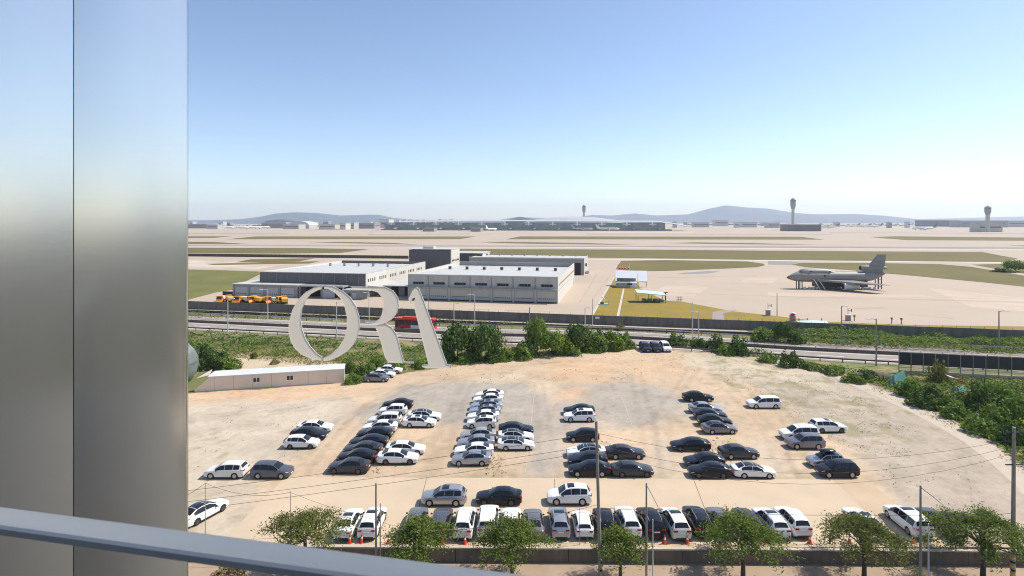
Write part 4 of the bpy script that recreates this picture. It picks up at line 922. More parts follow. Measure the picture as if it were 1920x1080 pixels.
class Car:
    def __init__(k, kind):
        k.k = KIND[kind]; k.L = k.k['L']
    def zb(k, s):
        z = .24
        if s < .25: z = .24 + (.25-s)*.35
        if s > k.L-.25: z = .24 + (s-k.L+.25)*.45
        for c in k.k['sw']:
            r = k.k['wr']+.045
            if abs(s-c) < r: z = max(z, k.k['wr']-.02 + math.sqrt(r*r-(s-c)**2))
        return z
    def sec(k, s):
        K = k.k; w = ev(K['w'],s); zt = ev(K['top'],s); zs = min(ev(K['sh'],s), zt-.02); ra = min(ev(K['rail'],s), w*.93); zb = k.zb(s)
        zm = max(zb+.03, .50 if zs > .6 else zs-.1); zm = min(zm, zs-.03)
        drop = .035 if (s < K['cowl'] or s > K['rb']) else .05
        return [(w-.05,zb),(w,zm),(w*.985,zs-.07 if zs-.07 > zm else (zm+zs)/2),(w*.945,zs),(ra,max(zt-drop,zs+.005)),(ra*.55,zt-.008),(0,zt)]
    def body(k):
        K = k.k; ss = {0.0, k.L}
        for nm in ('top','sh','w','rail'): ss |= {p[0] for p in K[nm]}
        for c in K['sw']:
            r = K['wr']+.045
            for a in (-1,-.999,-.9,-.7,-.4,0,.4,.7,.9,.999,1): ss.add(round(c+a*r,4))
        for i in range(int(k.L/.3)): ss.add(round(.3*i,3))
        ss = sorted(x for x in ss if 0 <= x <= k.L)
        m = MB(); n = 13
        for s in ss:
            S = k.sec(s); x = k.L/2-s
            row = [(x,-y,z) for y,z in S] + [(x,y,z) for y,z in S[-2::-1]]
            m.v += row
        for i in range(len(ss)-1):
            for j in range(n-1): m.f.append((i*n+j, i*n+j+1, (i+1)*n+j+1, (i+1)*n+j))
        m.f.append(tuple(range(n-1,-1,-1))); b = (len(ss)-1)*n; m.f.append(tuple(b+j for j in range(n)))
        return m
    def pt(k, s, j, t):
        S = k.sec(s); a, b = S[j], S[j+1]; return (a[0]+(b[0]-a[0])*t, a[1]+(b[1]-a[1])*t)
    def side_patch(k, s0, s1, sg, j=3, t0=.10, t1=.90, off=.012, n=7):
        m = MB()
        for i in range(n):
            s = s0+(s1-s0)*i/(n-1)
            for t in (t0,t1):
                y,z = k.pt(s,j,t); m.v.append((k.L/2-s, sg*(y+off), z+off*.4))
        for i in range(n-1):
            q = (2*i,2*i+2,2*i+3,2*i+1); m.f.append(q if sg < 0 else q[::-1])
        return m
    def top_patch(k, s0, s1, frac=.93, off=.012, n=6, dx=0.0):
        m = MB(); ys = [-1,-.55,0,.55,1]
        for i in range(n):
            s = s0+(s1-s0)*i/(n-1); S = k.sec(s); ra = S[4][0]*frac
            for u in ys:
                a = abs(u); z = np.interp(a*ra, [0,S[5][0],S[4][0]], [S[6][1],S[5][1],S[4][1]])
                m.v.append((k.L/2-s+dx, u*ra, float(z)+off))
        for i in range(n-1):
            for j in range(4): a = i*5+j; m.f.append((a,a+5,a+6,a+1))
        return m
MESH = {}
def wheel_meshes(r, dark):
    key = ('wheel', r, dark)
    if key not in MESH:
        t = MB().lathe([(r*.66,-.10),(r*.93,-.11),(r,-.07),(r,.07),(r*.93,.11),(r*.66,.10)],(0,0,0),18,'y').mesh('tyre', TYRE, 40)
        m = MB().lathe([(r*.64,.104),(r*.60,.085),(r*.2,.06),(.02,.075)],(0,0,0),18,'y')
        d = MB()
        for i in range(5):
            a = 2*math.pi*i/5; c, s_ = math.cos(a), math.sin(a); q = Vector((c,0,s_)); p = Vector((-s_,0,c))
            P = [q*r*.12+p*.05, q*r*.12-p*.05, q*r*.62-p*.035, q*r*.62+p*.035]
            d.add([(v.x,.118,v.z) for v in P],[(0,1,2,3)])
        rim = m; rim.add(d.v, d.f)
        MESH[key] = (t, rim.mesh('rim', RIMD if dark else RIM))
    return MESH[key]
def car_meshes(kind, col):
    key = (kind, col)
    if key in MESH: return MESH[key]
    c = Car(kind); K = c.k; L = c.L; out = []
    base = (kind,)
    if base not in MESH:
        P = []
        P.append(('windshield', c.top_patch(K['cowl']+.05, K['rf']-.02, .92, .014, dx=.006).mesh('windshield', CG, 40)))
        P.append(('rear_window', c.top_patch(K['rr']+.03, K['rb']-.04, .90, .014, dx=-.010).mesh('rear_window', CG, 40)))
        for sg in (-1,1):
            for (a,b) in K['side']: P.append(('side_window', c.side_patch(a,b,sg).mesh('side_window', CG, 40)))
            P.append(('headlight', c.side_patch(.045,.42,sg,2,.1,.95,.012,5).mesh('headlight', LAMP)))
            P.append(('tail_light', c.side_patch(L-.36,L-.045,sg,2,.05,.9,.012,5).mesh('tail_light', TAIL)))
            y0 = K['w'][-2][1]
            P.append(('rear_lamp', MB().box(-L/2-.008,-L/2+.06, sg*.42 if sg>0 else -y0+.04, y0-.04 if sg>0 else -.42, K['tz']-.10, K['tz']+.03).mesh('rear_lamp', TAIL)))
            s = K['cowl']+.42; z = ev(K['sh'],s)
            P.append(('mirror', MB().lathe([(.02,-.10),(.085,-.06),(.085,.06),(.02,.10)],(L/2-s, sg*(ev(K['w'],s)+.06), z+.05),8,'y').mesh('mirror', PAINT[col] if False else TRIM, 60)))
            P.append(('sill', MB().box(-L/2+L-K['sw'][1]+K['wr']+.03-.0, L/2-K['sw'][0]-K['wr']-.03, sg*.86-.05, sg*.86+.05, .17,.27).mesh('sill', TRIM)))
        P.append(('grille', MB().box(L/2-.03,L/2+.006,-.48,.48,.40,.56).mesh('grille', TRIM)))
        P.append(('front_plate', MB().box(L/2+.007,L/2+.02,-.26,.26,.40,.51).mesh('front_plate', PLATE)))
        P.append(('rear_plate', MB().box(-L/2-.02,-L/2-.003,-.26,.26,K['tz']-.26,K['tz']-.15).mesh('rear_plate', PLATE)))
        P.append(('rear_bumper_trim', MB().box(-L/2-.012,-L/2+.10,-.60,.60,.27,.42).mesh('rear_bumper_trim', TRIM)))
        P.append(('underbody', MB().box(-L/2+.15,L/2-.15,-.74,.74,.20,.62).mesh('underbody', M['black'])))
        MESH[base] = P
    out.append(('body', c.body().mesh('body', PAINT[col], 38))); out += MESH[base]
    MESH[key] = out; return out
NCAR = [0]
CARPOS = []
def car(kind, col, x, y, face, label, group, roof=None, rails=False, sunroof=False, box=False, jit=True):
    """face: 'L','R','A' (away from camera),'T' (towards the camera) or degrees"""
    rz = {'R':0,'L':180,'A':90,'T':-90}.get(face, face)
    if jit: rz += rnd.uniform(-1.6,1.6)
    t = thing('parked_car', label, {'minivan':'van'}.get(kind,'car'), (x,y,.0), math.radians(rz), group); NCAR[0] += 1
    CARPOS.append((x,y)); t.scale = (rnd.uniform(.95,1.01), rnd.uniform(.98,1.02), rnd.uniform(.97,1.06))
    c = Car(kind); K = c.k; L = c.L
    for nm, me in car_meshes(kind, col): link(nm, me, t)
    ty, rm = wheel_meshes(K['wr'], NCAR[0]%3 == 0)
    for s in K['sw']:
        for sg in (-1,1):
            o = link('wheel', ty, t); o.location = (L/2-s, sg*(.80 if kind != 'minivan' else .85), K['wr'])
            if sg < 0: o.rotation_euler = (0,0,math.pi)
            link('rim', rm, o)
    def ex(key, f):
        if key not in MESH: MESH[key] = f()
        return MESH[key]
    if roof: link('roof_panel', ex((kind,'roof',roof), lambda: c.top_patch(K['rf']+.02, K['rr']-.02, 1.0, .010).mesh('roof_panel', GLOSSB if roof == 'black' else PAINT[roof], 40)), t)
    if sunroof: link('sunroof', ex((kind,'sun'), lambda: c.top_patch(K['rf']+.22, K['rf']+.95, .78, .014).mesh('sunroof', CG, 40)), t)
    if rails:
        for sg in (-1,1):
            def mk(sg=sg):
                pts = []
                for i in range(6):
                    s = K['rf']+.25+(K['rr']-K['rf']-.35)*i/5; S = c.sec(s); pts.append((L/2-s, sg*S[4][0]*.96, S[4][1]+(.06 if 0<i<5 else .01)))
                return MB().tube(pts,.022,5).mesh('roof_rail', CHROME)
            link('roof_rail', ex((kind,'rail',sg), mk), t)
    if box:
        m = MB()
        b = loft([(1.0,0,0,.25,.06),(.8,0,.02,.40,.15),(.2,0,.03,.44,.19),(-.7,0,.03,.42,.18),(-.95,0,.02,.3,.1)],12)
        o = b.obj('roof_box', GLOSSB, t, 50); o.location = (-.15,0,ev(K['top'],2.6)+.20)
        for xx in (.5,-.5): MB().box(xx-.04,xx+.04,-.5,.5,ev(K['top'],2.6)-.02,ev(K['top'],2.6)+.05).obj('cross_bar', TRIM, t)
    return t

g1 = 'cars at the left of the lot'; 
car('suv','pearl', -32.5, 64.1, 'L', 'pearl white SUV facing left, leftmost car of the middle lot', g1, jit=False)
car('suv','grey', -27.3, 64.1, 'R', 'blue grey SUV facing right, beside the leftmost pearl SUV', g1)
car('hatch','white', -27.0, 72.4, 'R', 'white hatchback facing right, nearest of the left trio', g1)
car('sedan','navy', -27.1, 75.2, 'R', 'black sedan in the middle of the left trio between two white cars', g1)
car('sedan','white', -27.2, 77.9, 'R', 'white sedan facing right, farthest of the left trio', g1)
# long mixed column
gA = 'long column of dark and white cars left of centre'
colA = [('sedan','dgrey',65.3,'dark grey sedan with red tail lamp, nearest in the long dark column left of centre'),
        ('sedan','black',68.0,'black sedan, second nearest in the long dark column left of centre'),
        ('sedan','dgrey',70.3,'dark grey sedan, third nearest in the long dark column left of centre'),
        ('sedan','navy',72.7,'black sedan, fourth nearest in the long dark column left of centre'),
        ('sedan','black',75.3,'black sedan, farthest dark one before the white cars in the left column'),
        ('sedan','white',77.8,'white sedan, nearest white one behind the dark column left of centre'),
        ('suv','pearl',80.3,'pearl SUV wedged between white cars in the column left of centre'),
        ('hatch','white',84.7,'white hatchback fully visible near the far end of the left column'),
        ('sedan','black',87.6,'black sedan at the far end of the column left of centre')]
for k,cn_,y,lb_ in colA: car(k,cn_,-18.9+(y-65.3)*.05, y, 'L', lb_, gA)
gB = 'white cars facing right beside the dark column'
car('sedan','white',-13.7,67.8,'R','white sedan facing right, nearest of the pair beside the dark column',gB)
car('sedan','white',-13.3,70.5,'R','white sedan facing right, second of the pair beside the dark column',gB)
car('sedan','white',-13.1,79.8,'R','white sedan with sunroof facing right, nearer of the farther white pair',gB,sunroof=True)
car('sedan','white',-12.8,82.3,'R','white sedan with black roof, behind the one with a sunroof',gB,roof='black')
gC = 'central column of white and silver cars'
colC = [('sedan','silver',67.4,'silver blue sedan, nearest in the central white column',{}),('sedan','white',70.0,'white sedan, second nearest in the central white column',{}),
        ('sedan','silver',72.4,'silver sedan, third nearest in the central white column',{}),('sedan','champ',75.0,'champagne sedan, fourth nearest in the central white column',{}),
        ('hatch','white',79.4,'white hatchback with small sunroof, midway in the central column after a gap',{'sunroof':True}),('sedan','white',82.0,'white sedan just behind the small-sunroof hatchback in the central column',{}),
        ('sedan','lblue',84.7,'pale blue sedan with sunroof, nearer of the two in the central column',{'sunroof':True}),('sedan','lblue',86.9,'pale blue sedan with sunroof, farther of the two in the central column',{'sunroof':True}),
        ('sedan','white',89.8,'white sedan, second farthest in the central column',{}),('sedan','white',92.4,'white sedan at the far end of the central column',{})]
for k,cn_,y,lb_,kw in colC: car(k,cn_,-4.85+(y-67.4)*.045, y, 'L', lb_, gC, **kw)
gD = 'trio facing right at the lot centre'
car('sedan','white',.5,71.9,'R','white sedan with black roof, nearest of the trio at the lot centre',gD,roof='black')
car('sedan','white',.5,74.5,'R','white sedan with black roof, middle of the trio at the lot centre',gD,roof='black')
car('sedan','navy',.55,77.1,'R','black sedan, farthest of the trio at the lot centre',gD)
gE = 'cars around the tall utility pole'
car('suv','white',9.85,82.0,'L','white SUV with sunroof and black sedan behind it, above the pole top',gE,sunroof=True)
car('sedan','black',10.1,84.8,'L','black sedan half hidden behind the white SUV with sunroof, above the pole',gE)
car('hatch','black',9.35,74.7,'L','black hatchback standing alone left of the pole top',gE)
car('sedan','white',9.15,69.6,'L','white sedan with black roof left of the utility pole',gE,roof='black')
car('sedan','navy',9.0,67.2,'L','black sedan in the middle of the trio left of the utility pole',gE)
car('sedan','black',8.9,64.6,'L','black sedan, nearest of the trio left of the utility pole',gE)
car('sedan','dgrey',13.9,69.3,'R','dark grey sedan facing right, farther one right of the utility pole',gE)
car('sedan','dgrey',13.75,64.5,'R','dark grey sedan facing right, nearer one right of the utility pole',gE)
gF = 'dark cars at the right of the lot'
car('sedan','black',30.1,91.1,'R','black sedan, farthest of the dark cars at the right',gF)
car('sedan','silver',29.4,85.6,'R','silver sedan with light bonnet, behind two black sedans at the right',gF)
car('sedan','navy',29.2,82.9,'R','black sedan, farther of the two between silver sedans at the right',gF)
car('sedan','black',28.9,80.2,'R','black sedan, nearer of the two between silver sedans at the right',gF)
car('sedan','mgrey',28.5,77.4,'R','mid grey sedan with black roof, nearest of the staggered right stack',gF,roof='black')
car('sedan','black',22.7,71.7,'L','black sedan facing left, alone before the staggered right stack',gF)
car('sedan','dgrey',27.9,69.3,'R','dark grey sedan facing right, above the white sedan with black roof',gF)
car('sedan','navy',22.8,66.9,'L','black sedan facing left, farther one beside the white sedan with black roof',gF)
car('sedan','black',22.5,64.2,'L','black sedan facing left, nearer one touching the white sedan with black roof',gF)
car('sedan','white',27.5,64.2,'R','white sedan with black roof facing right, at the slab edge right of centre',gF,roof='black')
gG = 'vans and SUVs at the far right of the lot'
car('minivan','white',39.3,87.9,'L','white van standing alone on the weedy ground at the right',gG)
car('suv','white',43.7,77.9,'R','white SUV with sunroof facing right, rightmost car of the lot',gG,sunroof=True)
car('minivan','white',38.4,75.3,'L','white van facing left, behind the grey SUV at the right',gG)
car('suv','mgrey',37.6,72.3,'L','grey SUV facing left before the white van at the right',gG)
car('hatch','silver',37.3,66.9,'L','silver car carrying a black roof box at the right',gG,roof='black',box=True)
car('suv','black',37.1,64.3,'L','black SUV facing left, nearest one at the right beside the slab corner',gG)
gH = 'small groups at the far edge of the lot'
car('sedan','mgrey',-24.6,102.2,'R','grey sedan, nearest of three beside the ivy hedge',gH)
car('sedan','white',-24.1,104.9,'R','white sedan, middle of three beside the ivy hedge',gH)
car('sedan','white',-23.4,107.8,'R','white sedan, farthest of three beside the ivy hedge',gH)
car('minivan','navy',29.9,126.4,'T','black van facing the camera at the far edge, left one',gH)
car('minivan','navy',32.2,126.4,'T','black van facing the camera at the far edge, middle one',gH)
car('minivan','white',34.5,126.7,'T','white van facing the camera at the far edge, right of two black vans',gH)
gI = 'cars standing across on the slab'
car('suv','silver',-7.0,58.0,'L','silver SUV parked crosswise on the slab, left of the black coupe',gI,sunroof=True,rails=True)
car('sedan','black',-1.35,58.1,'L','black sedan parked crosswise on the slab behind the front row',gI)
car('suv','white',5.9,58.2,'L','white SUV with sunroof parked crosswise on the slab near the utility pole',gI,sunroof=True)
gJ = 'front row of cars along the retaining wall'
Y0 = 53.25
row = [('sedan','white',-15.4,'white sedan with glass roof, first in the front row by the leftmost tree',{'sunroof':True}),
       ('suv','white',-13.2,'white SUV with sunroof, second in the front row behind a thin pole',{'sunroof':True}),
       ('sedan','mgrey',-9.1,'grey sedan behind the second street tree from the left',{}),
       ('suv','grey',-6.7,'dark grey SUV with roof rails, between the second tree and a white SUV',{'rails':True}),
       ('suv','white',-4.45,'white SUV with roof rails in the front row below the silver crosswise SUV',{'rails':True}),
       ('minivan','white',-2.25,'white van in the front row, left of the third street tree crown',{}),
       ('sedan','white',-.1,'white sedan almost hidden by the third street tree',{}),
       ('sedan','mgrey',2.05,'grey sedan in the front row above the right part of the third tree',{}),
       ('suv','silver',4.45,'silver SUV with roof rails and sunroof in the front row before the white crosswise SUV',{'rails':True,'sunroof':True}),
       ('hatch','white',6.65,'white hatchback in the front row just left of the utility pole',{}),
       ('suv','black',8.75,'black SUV in the front row behind the utility pole',{'rails':True}),
       ('suv','white',10.95,'white SUV with rails above the small fourth street tree',{'rails':True}),
       ('suv','black',13.1,'black SUV in the front row behind the lamp pole',{'rails':True}),
       ('suv','pearl',15.35,'pearl white SUV with sunroof right of the lamp pole in the front row',{'sunroof':True}),
       ('suv','navy',17.6,'black SUV with chrome rails, left of the large fifth tree',{'rails':True}),
       ('sedan','mgrey',19.95,'grey sedan behind the left part of the fifth tree',{}),
       ('sedan','dgrey',22.4,'dark grey sedan behind the top of the fifth tree',{}),
       ('suv','white',24.4,'white SUV with sunroof, right of the fifth tree',{'rails':True,'sunroof':True}),
       ('suv','white',26.55,'white SUV without sunroof, rightmost of the tight front row',{}),
       ('sedan','white',33.3,'white sedan with sunroof behind the sixth tree',{'sunroof':True}),
       ('minivan','white',37.6,'long white van behind the right lamp pole in the front row',{'sunroof':True}),
       ('sedan','dgrey',40.6,'dark car mostly hidden behind the rightmost street tree',{})]
for k,cn_,x,lb_,kw in row: car(k,cn_,x,Y0+rnd.uniform(-.15,.25)+(0.3 if k == 'minivan' else 0),'A',lb_,gJ,**kw)
car('sedan','white',-30.3,55.2,67,'white sedan with black roof parked askew at the left beside the steel column',gJ,roof='black',jit=False)

# ------------------------------------------------------------------ red bus on the highway
bp = HW(140.2, -25.6)
bu = thing('bus', 'red and white bus driving on the highway behind the sign letters', 'bus', bp, math.atan(-KH))
BL = 11.0
m = MB(); m.prism([(-BL/2,-1.22),(BL/2-.3,-1.22),(BL/2,-1.0),(BL/2,1.0),(BL/2-.3,1.22),(-BL/2,1.22)],.45,3.1); m.obj('body', M['red'], bu)
part_box('roof', M['cone_red'], bu, -BL/2+.1,BL/2-.2,-1.15,1.15,3.103,3.3)
part_box('roof_unit', M['red'], bu, -3.5,2.6,-.9,.9,3.303,3.55)
for k in range(5): part_box('window', M['glass'], bu, -BL/2+1.0+k*1.95,-BL/2+2.8+k*1.95,-1.25,-1.223,1.55,2.75)
part_box('livery_panel', M['white'], bu, -1.0,2.3,-1.25,-1.223,.6,1.5); part_box('livery_panel', M['fence'], bu, 2.35,4.2,-1.25,-1.223,.6,1.5)
part_box('door', M['dark'], bu, -5.3,-4.55,-1.25,-1.223,.6,2.75)
part_box('windshield', M['glass'], bu, BL/2+.003,BL/2+.03,-.95,.95,1.3,2.9)
for x in (-3.4,3.1):
    for s in (-1,1): MB().lathe([(.2,-.15),(.48,-.15),(.48,.15),(.2,.15)],(x,s*1.1,.5),14,'y').obj('wheel', M['black'], bu, 40)
# ------------------------------------------------------------------ prefab shed and things beside it
a, b = G(365,735.5), G(645,717.5); dv = b-a; sa = math.atan2(dv.y,dv.x); SL = dv.length
sh = thing('prefab_shed', 'long low beige prefab shed with pale roof at the left edge of the lot', 'shed', a, sa)
for i in range(8):
    x0 = SL*i/8; x1 = SL*(i+1)/8
    if i == 0:
        m = MB(); m.add([(0,0,0),(x1-.02,0,0),(x1-.02,0,2.4),(2.3,0,2.4),(0,.1,.35),(0,.12,0),(x1-.02,.12,0),(x1-.02,.12,2.4),(2.3,.12,2.4),(0,.2,.35)],[(0,1,2,3,4),(9,8,7,6,5),(0,5,6,1),(1,6,7,2),(2,7,8,3),(3,8,9,4),(4,9,5,0)])
        m.obj('wall_panel', M['shed_wall'], sh)
    else: part_box('wall_panel', M['shed_wall'], sh, x0+.01, x1-.02, 0, .12, 0, 2.4)
m = MB(); m.add([(2.0,-.12,2.42),(SL+.1,-.12,2.42),(SL+.1,2.9,2.6),(2.4,2.9,2.6),(2.0,-.12,2.54),(SL+.1,-.12,2.54),(SL+.1,2.9,2.74),(2.4,2.9,2.74)],[(3,2,1,0),(4,5,6,7),(0,1,5,4),(1,2,6,5),(2,3,7,6),(3,0,4,7)])
m.obj('roof', M['shed_roof'], sh)
part_box('end_wall', M['wall_pale'], sh, SL-.1, SL, .14, 2.8, 0, 2.41)
part_box('back_wall', M['shed_wall'], sh, 2.4, SL-.12, 2.7, 2.8, 0, 2.41)
m = MB(); m.add([(.2,.3,2.3),(2.2,.2,2.75),(2.3,1.6,3.35),(.2,.3,2.24),(2.2,.2,2.69),(2.3,1.6,3.29)],[(0,1,2),(5,4,3),(0,3,4,1),(1,4,5,2),(2,5,3,0)]); m.obj('loose_roof_flap', M['shed_wall'], sh)
for px in (477,540):
    x = SL*(px-365)/280.0
    wn_ = part_box('window', M['white'], sh, x-.6,x+.6,-.05,-.003,1.0,1.95)
    for dx in (-.5,.05): part_box('pane', M['glass'], wn_, x+dx,x+dx+.45,-.07,-.052,1.1,1.85)
part_box('footing', M['conc_kerb'], sh, 0,SL,-.14,-.003,0,.10)
tp = thing('tarpaulin_shelter', 'tall rounded grey plastic sheeted shelter at the far left beside the shed', 'shelter', G(345,716), 0)
m = MB(); n = 14
prof = [(0.05,8.6),(0.6,7.4),(1.5,5.9),(1.95,4.6),(2.0,3.0),(1.75,1.6),(1.2,.4),(.9,0)]
m = MB(); m.lathe([(r*1.0,h) for r,h in prof][::-1],(0,0,0),18); o = m.obj('sheeting', M['tarp'], tp, 60); o.scale = (1.0,1.6,.92)
for k in range(3): MB().tube([(2.05*math.cos(t),3.2*math.sin(t),1.5+2*k) for t in [2*math.pi*i/20 for i in range(21)]],.03,4).obj('strap', M['fence'], tp)

# ------------------------------------------------------------------ noise barrier at the right of the highway
nb0 = Vector((74.2, 124.6-KH*74.2, 0)); nb = thing('noise_barrier', 'dark panelled noise barrier on posts beside the highway at the right', 'barrier', nb0, math.atan(-KH))
for i in range(20):
    x = i*2.05
    part_box('post', M['pole_lamp'], nb, x-.06,x+.06,-.08,.08,0,3.9)
    if i < 19:
        part_box('panel', MAT('dark barrier panel',(.028,.03,.042),.35,var=.1,vscale=.4) if i == 0 else bpy.data.materials['dark barrier panel'], nb, x+.07,x+1.98,-.04,.04,1.55,3.85)
        part_box('base_panel', M['conc_light'], nb, x+.07,x+1.98,-.05,.05,.02,.5)
        part_box('rail', M['steel_grey'], nb, x+.07,x+1.98,-.03,.03,1.0,1.12)
# culvert, netting and crane arm on the slope
cv = thing('culvert_cover', 'low grey vine-edged concrete culvert on the slope below the highway', 'culvert', G(1638,712), math.atan(-KH))
loft([(-4,0,.1,.7,.7),(-2.4,0,.2,1.1,1.1),(0,0,.2,1.3,1.35),(2.4,0,.2,1.1,1.1),(4.5,0,.1,.7,.5)],14).obj('shell', M['retwall'], cv, 50)
for k,(px,py,sx,sz,lab) in enumerate(((1682,724,3.4,2.6,'bright teal netting tent among the ivy at the right'),(1800,737,2.2,1.3,'small teal netting patch right of the netting tent'))):
    nt_ = thing('netting_cover', lab, 'netting', G(px,py), .4, 'teal netting covers on the slope')
    m = MB(); m.add([(-sx/2,-.8,0),(sx/2,-.8,0),(sx*.55,.0,sz),(-sx*.2,.1,sz*.8),(sx/2,1.4,0),(-sx/2,1.4,0)],[(0,1,2,3),(3,2,4,5),(0,3,5),(1,4,2)]); m.obj('netting', M['teal_net'], nt_)
    for x in (-sx/2,sx/2): MB().tube([(x,0,0),(x*.9,0,sz*.9)],.05,5).obj('stake', M['pole'], nt_)
rb = thing('boom_arm', 'red and white boom arm lying in the weeds below the noise barrier', 'boom', G(1787,720), -.5)
for k in range(4): MB().tube([(-1.8+k*.9,0,1.6-k*.28),(-.92+k*.9,0,1.33-k*.28)],.16,8).obj('boom_segment', M['cone_red'] if k != 1 else M['white'], rb)
part_box('foot', M['dark'], rb, -1.9,-1.5,-.2,.2,0,1.5)

# ------------------------------------------------------------------ highway and apron lamps
def lamp(label, px, base, top, arm=1.6, thick=.11, head=True, mat='pole', grp='lamp posts along the highway'):
    p = G(px,base); h = (base-top)*p.y/F
    t = thing('lamp_post', label, 'lamp post', p, 0, grp)
    MB().tube([(0,0,0),(0,0,h)],[thick*1.25,thick*.8],8).obj('pole', M[mat], t, 60)
    if head:
        MB().tube([(0,0,h-.15),(arm*.5,0,h+.02),(arm,0,h+.02)],thick*.6,6).obj('arm', M[mat], t, 60)
        MB().box(arm-.1*(1 if arm>0 else -1) if arm>0 else arm-.8, arm+.8 if arm>0 else arm+.1, -.17,.17,h-.06,h+.1).obj('lamp_head', M['white'], t)
    return t
lamp('white lamp post at the near highway edge, leftmost in view', 427, 626, 560, 0.9)
lamp('white lamp post with arm before the garage annex doors', 502, 599, 543, -1.6)
lamp('white lamp post seen through the letter O', 631, 640, 566, 1.4)
lamp('white lamp post between the letters O and R', 692, 600, 549, -1.0)
lamp('dark thin mast right of the letter A', 804, 601, 560, 0, .10, False, 'pole_lamp')
lamp('short white lamp post before the pale warehouse left part', 851, 602, 569, 0.8)
lamp('white lamp post with left arm before the pale warehouse', 890, 612, 552, -1.2)
lamp('short dark post at the perimeter wall before the pale warehouse right part', 993, 604, 576, 0, .14, False, 'pole_lamp')
lamp('short white lamp post near the lawn corner, left of the taller one', 1097, 616, 577, 0.7)
lamp('tall white mast at the lawn corner', 1111, 610, 560, 0, .10, False)
lamp('tall thin pale pole right of the far black vans', 1298, 634, 566, 0, .10, False)
lamp('pale lamp post beside the thin pole, right of the far black vans', 1310, 638, 584, -0.9)
lamp('tall dark pole on the apron left of the mock aircraft', 1457, 592, 549, 0, .12, False, 'pole_lamp')
lamp('tall lamp post with short arm below the mock aircraft', 1578, 644, 574, 0.6, .12, True, 'pole_lamp')
lamp('tall grey lamp post with left arm at the near highway edge on the right', 1643, 686, 598, -1.2, .13, True, 'pole_lamp')
lamp('grey lamp post with right arm at the far right beyond the highway', 1873, 656, 583, 1.5, .13, True, 'pole_lamp')
lamp('white thin mast at the guard shed right side', 1195, 541, 513, 0, .12, False)
lamp('white thin mast behind the guard shed roof', 1180, 515, 494, 0, .16, False)

# ------------------------------------------------------------------ vegetation
NR = np.random.RandomState(12)
def bush_mesh(name, n, leaf, mat, seed, shape='dome'):
    r = np.random.RandomState(seed)
    th = r.uniform(0,2*np.pi,n); u = r.uniform(-.05,1,n); ph = np.arccos(np.clip(u,-1,1))
    d = np.stack([np.sin(ph)*np.cos(th), np.sin(ph)*np.sin(th), np.cos(ph)],1)
    lump = 0.72 + 0.28*np.sin(3.1*th+seed)*np.sin(2.7*ph+seed*1.7) + 0.22*vnoise(th*2.2+seed, ph*3+7, seed+40)
    rad = lump*np.power(r.uniform(.35,1,n), .33)
    if shape == 'cone':
        z = r.uniform(0,1,n)**0.85; rr = (1-z)**.5*(.55+.45*vnoise(th*2.4+seed,z*6,seed+9))*np.sqrt(r.uniform(.2,1,n))*1.15; c = np.stack([rr*np.cos(th),rr*np.sin(th),z],1); d = np.stack([np.cos(th),np.sin(th),np.full(n,.7)],1)
    elif shape == 'round':
        u = r.uniform(-.75,1,n); ph = np.arccos(u); d = np.stack([np.sin(ph)*np.cos(th), np.sin(ph)*np.sin(th), u],1)
        c = d*(lump*np.power(r.uniform(.3,1,n),.33))[:,None]*np.array([1,1,.5]) + np.array([0,0,.55])
    else: c = d*rad[:,None]
    return quads(name, c, r.uniform(.6,1.3,n)*leaf, d*0.9 + r.normal(size=(n,3))*.75 + np.array([0,0,.25]), r, mat)
BUSH = {'bright':[bush_mesh('crown',1500,.15,M['leaf_bush'],s) for s in (1,2,3)], 'dark':[bush_mesh('crown',1500,.15,M['leaf_dark'],s) for s in (4,5,6)],
        'pine':[bush_mesh('crown',2000,.12,M['leaf_pine'],s,'cone') for s in (7,8)], 'weed':[bush_mesh('crown',900,.16,M['leaf_weed'],s) for s in (9,10)],
        'tree':[bush_mesh('crown',2200,.12,M['leaf_bush'],s,'round') for s in (11,12)], 'treed':[bush_mesh('crown',2200,.12,M['leaf_dark'],s,'round') for s in (13,14)]}
def stem_mesh():
    m = MB(); m.tube([(0,0,0),(.03,.02,.35),(-.02,.03,.6)],[.05,.035,.02],6)
    for k in range(4): a = k*1.6; m.tube([(0,.01,.25),(.25*math.cos(a),.25*math.sin(a),.55)],[.025,.012],5)
    return m.mesh('trunk', M['bark'], 60)
STEM = stem_mesh()
NB = [0]
def bush(label, px, py, wm, hm, kind, grp, dm=None, cat='bush', name='bush'):
    NB[0] += 1
    t = thing(name, label, cat, G(px,py), rnd.uniform(0,6.28), grp)
    o = link('crown', BUSH[kind][NB[0]%len(BUSH[kind])], t); o.scale = (wm/2, (dm or wm)/2, hm)
    s = link('trunk', STEM, t); s.scale = (wm/3, wm/3, hm)
    return t
gh = 'bushes and trees along the far lot edge'
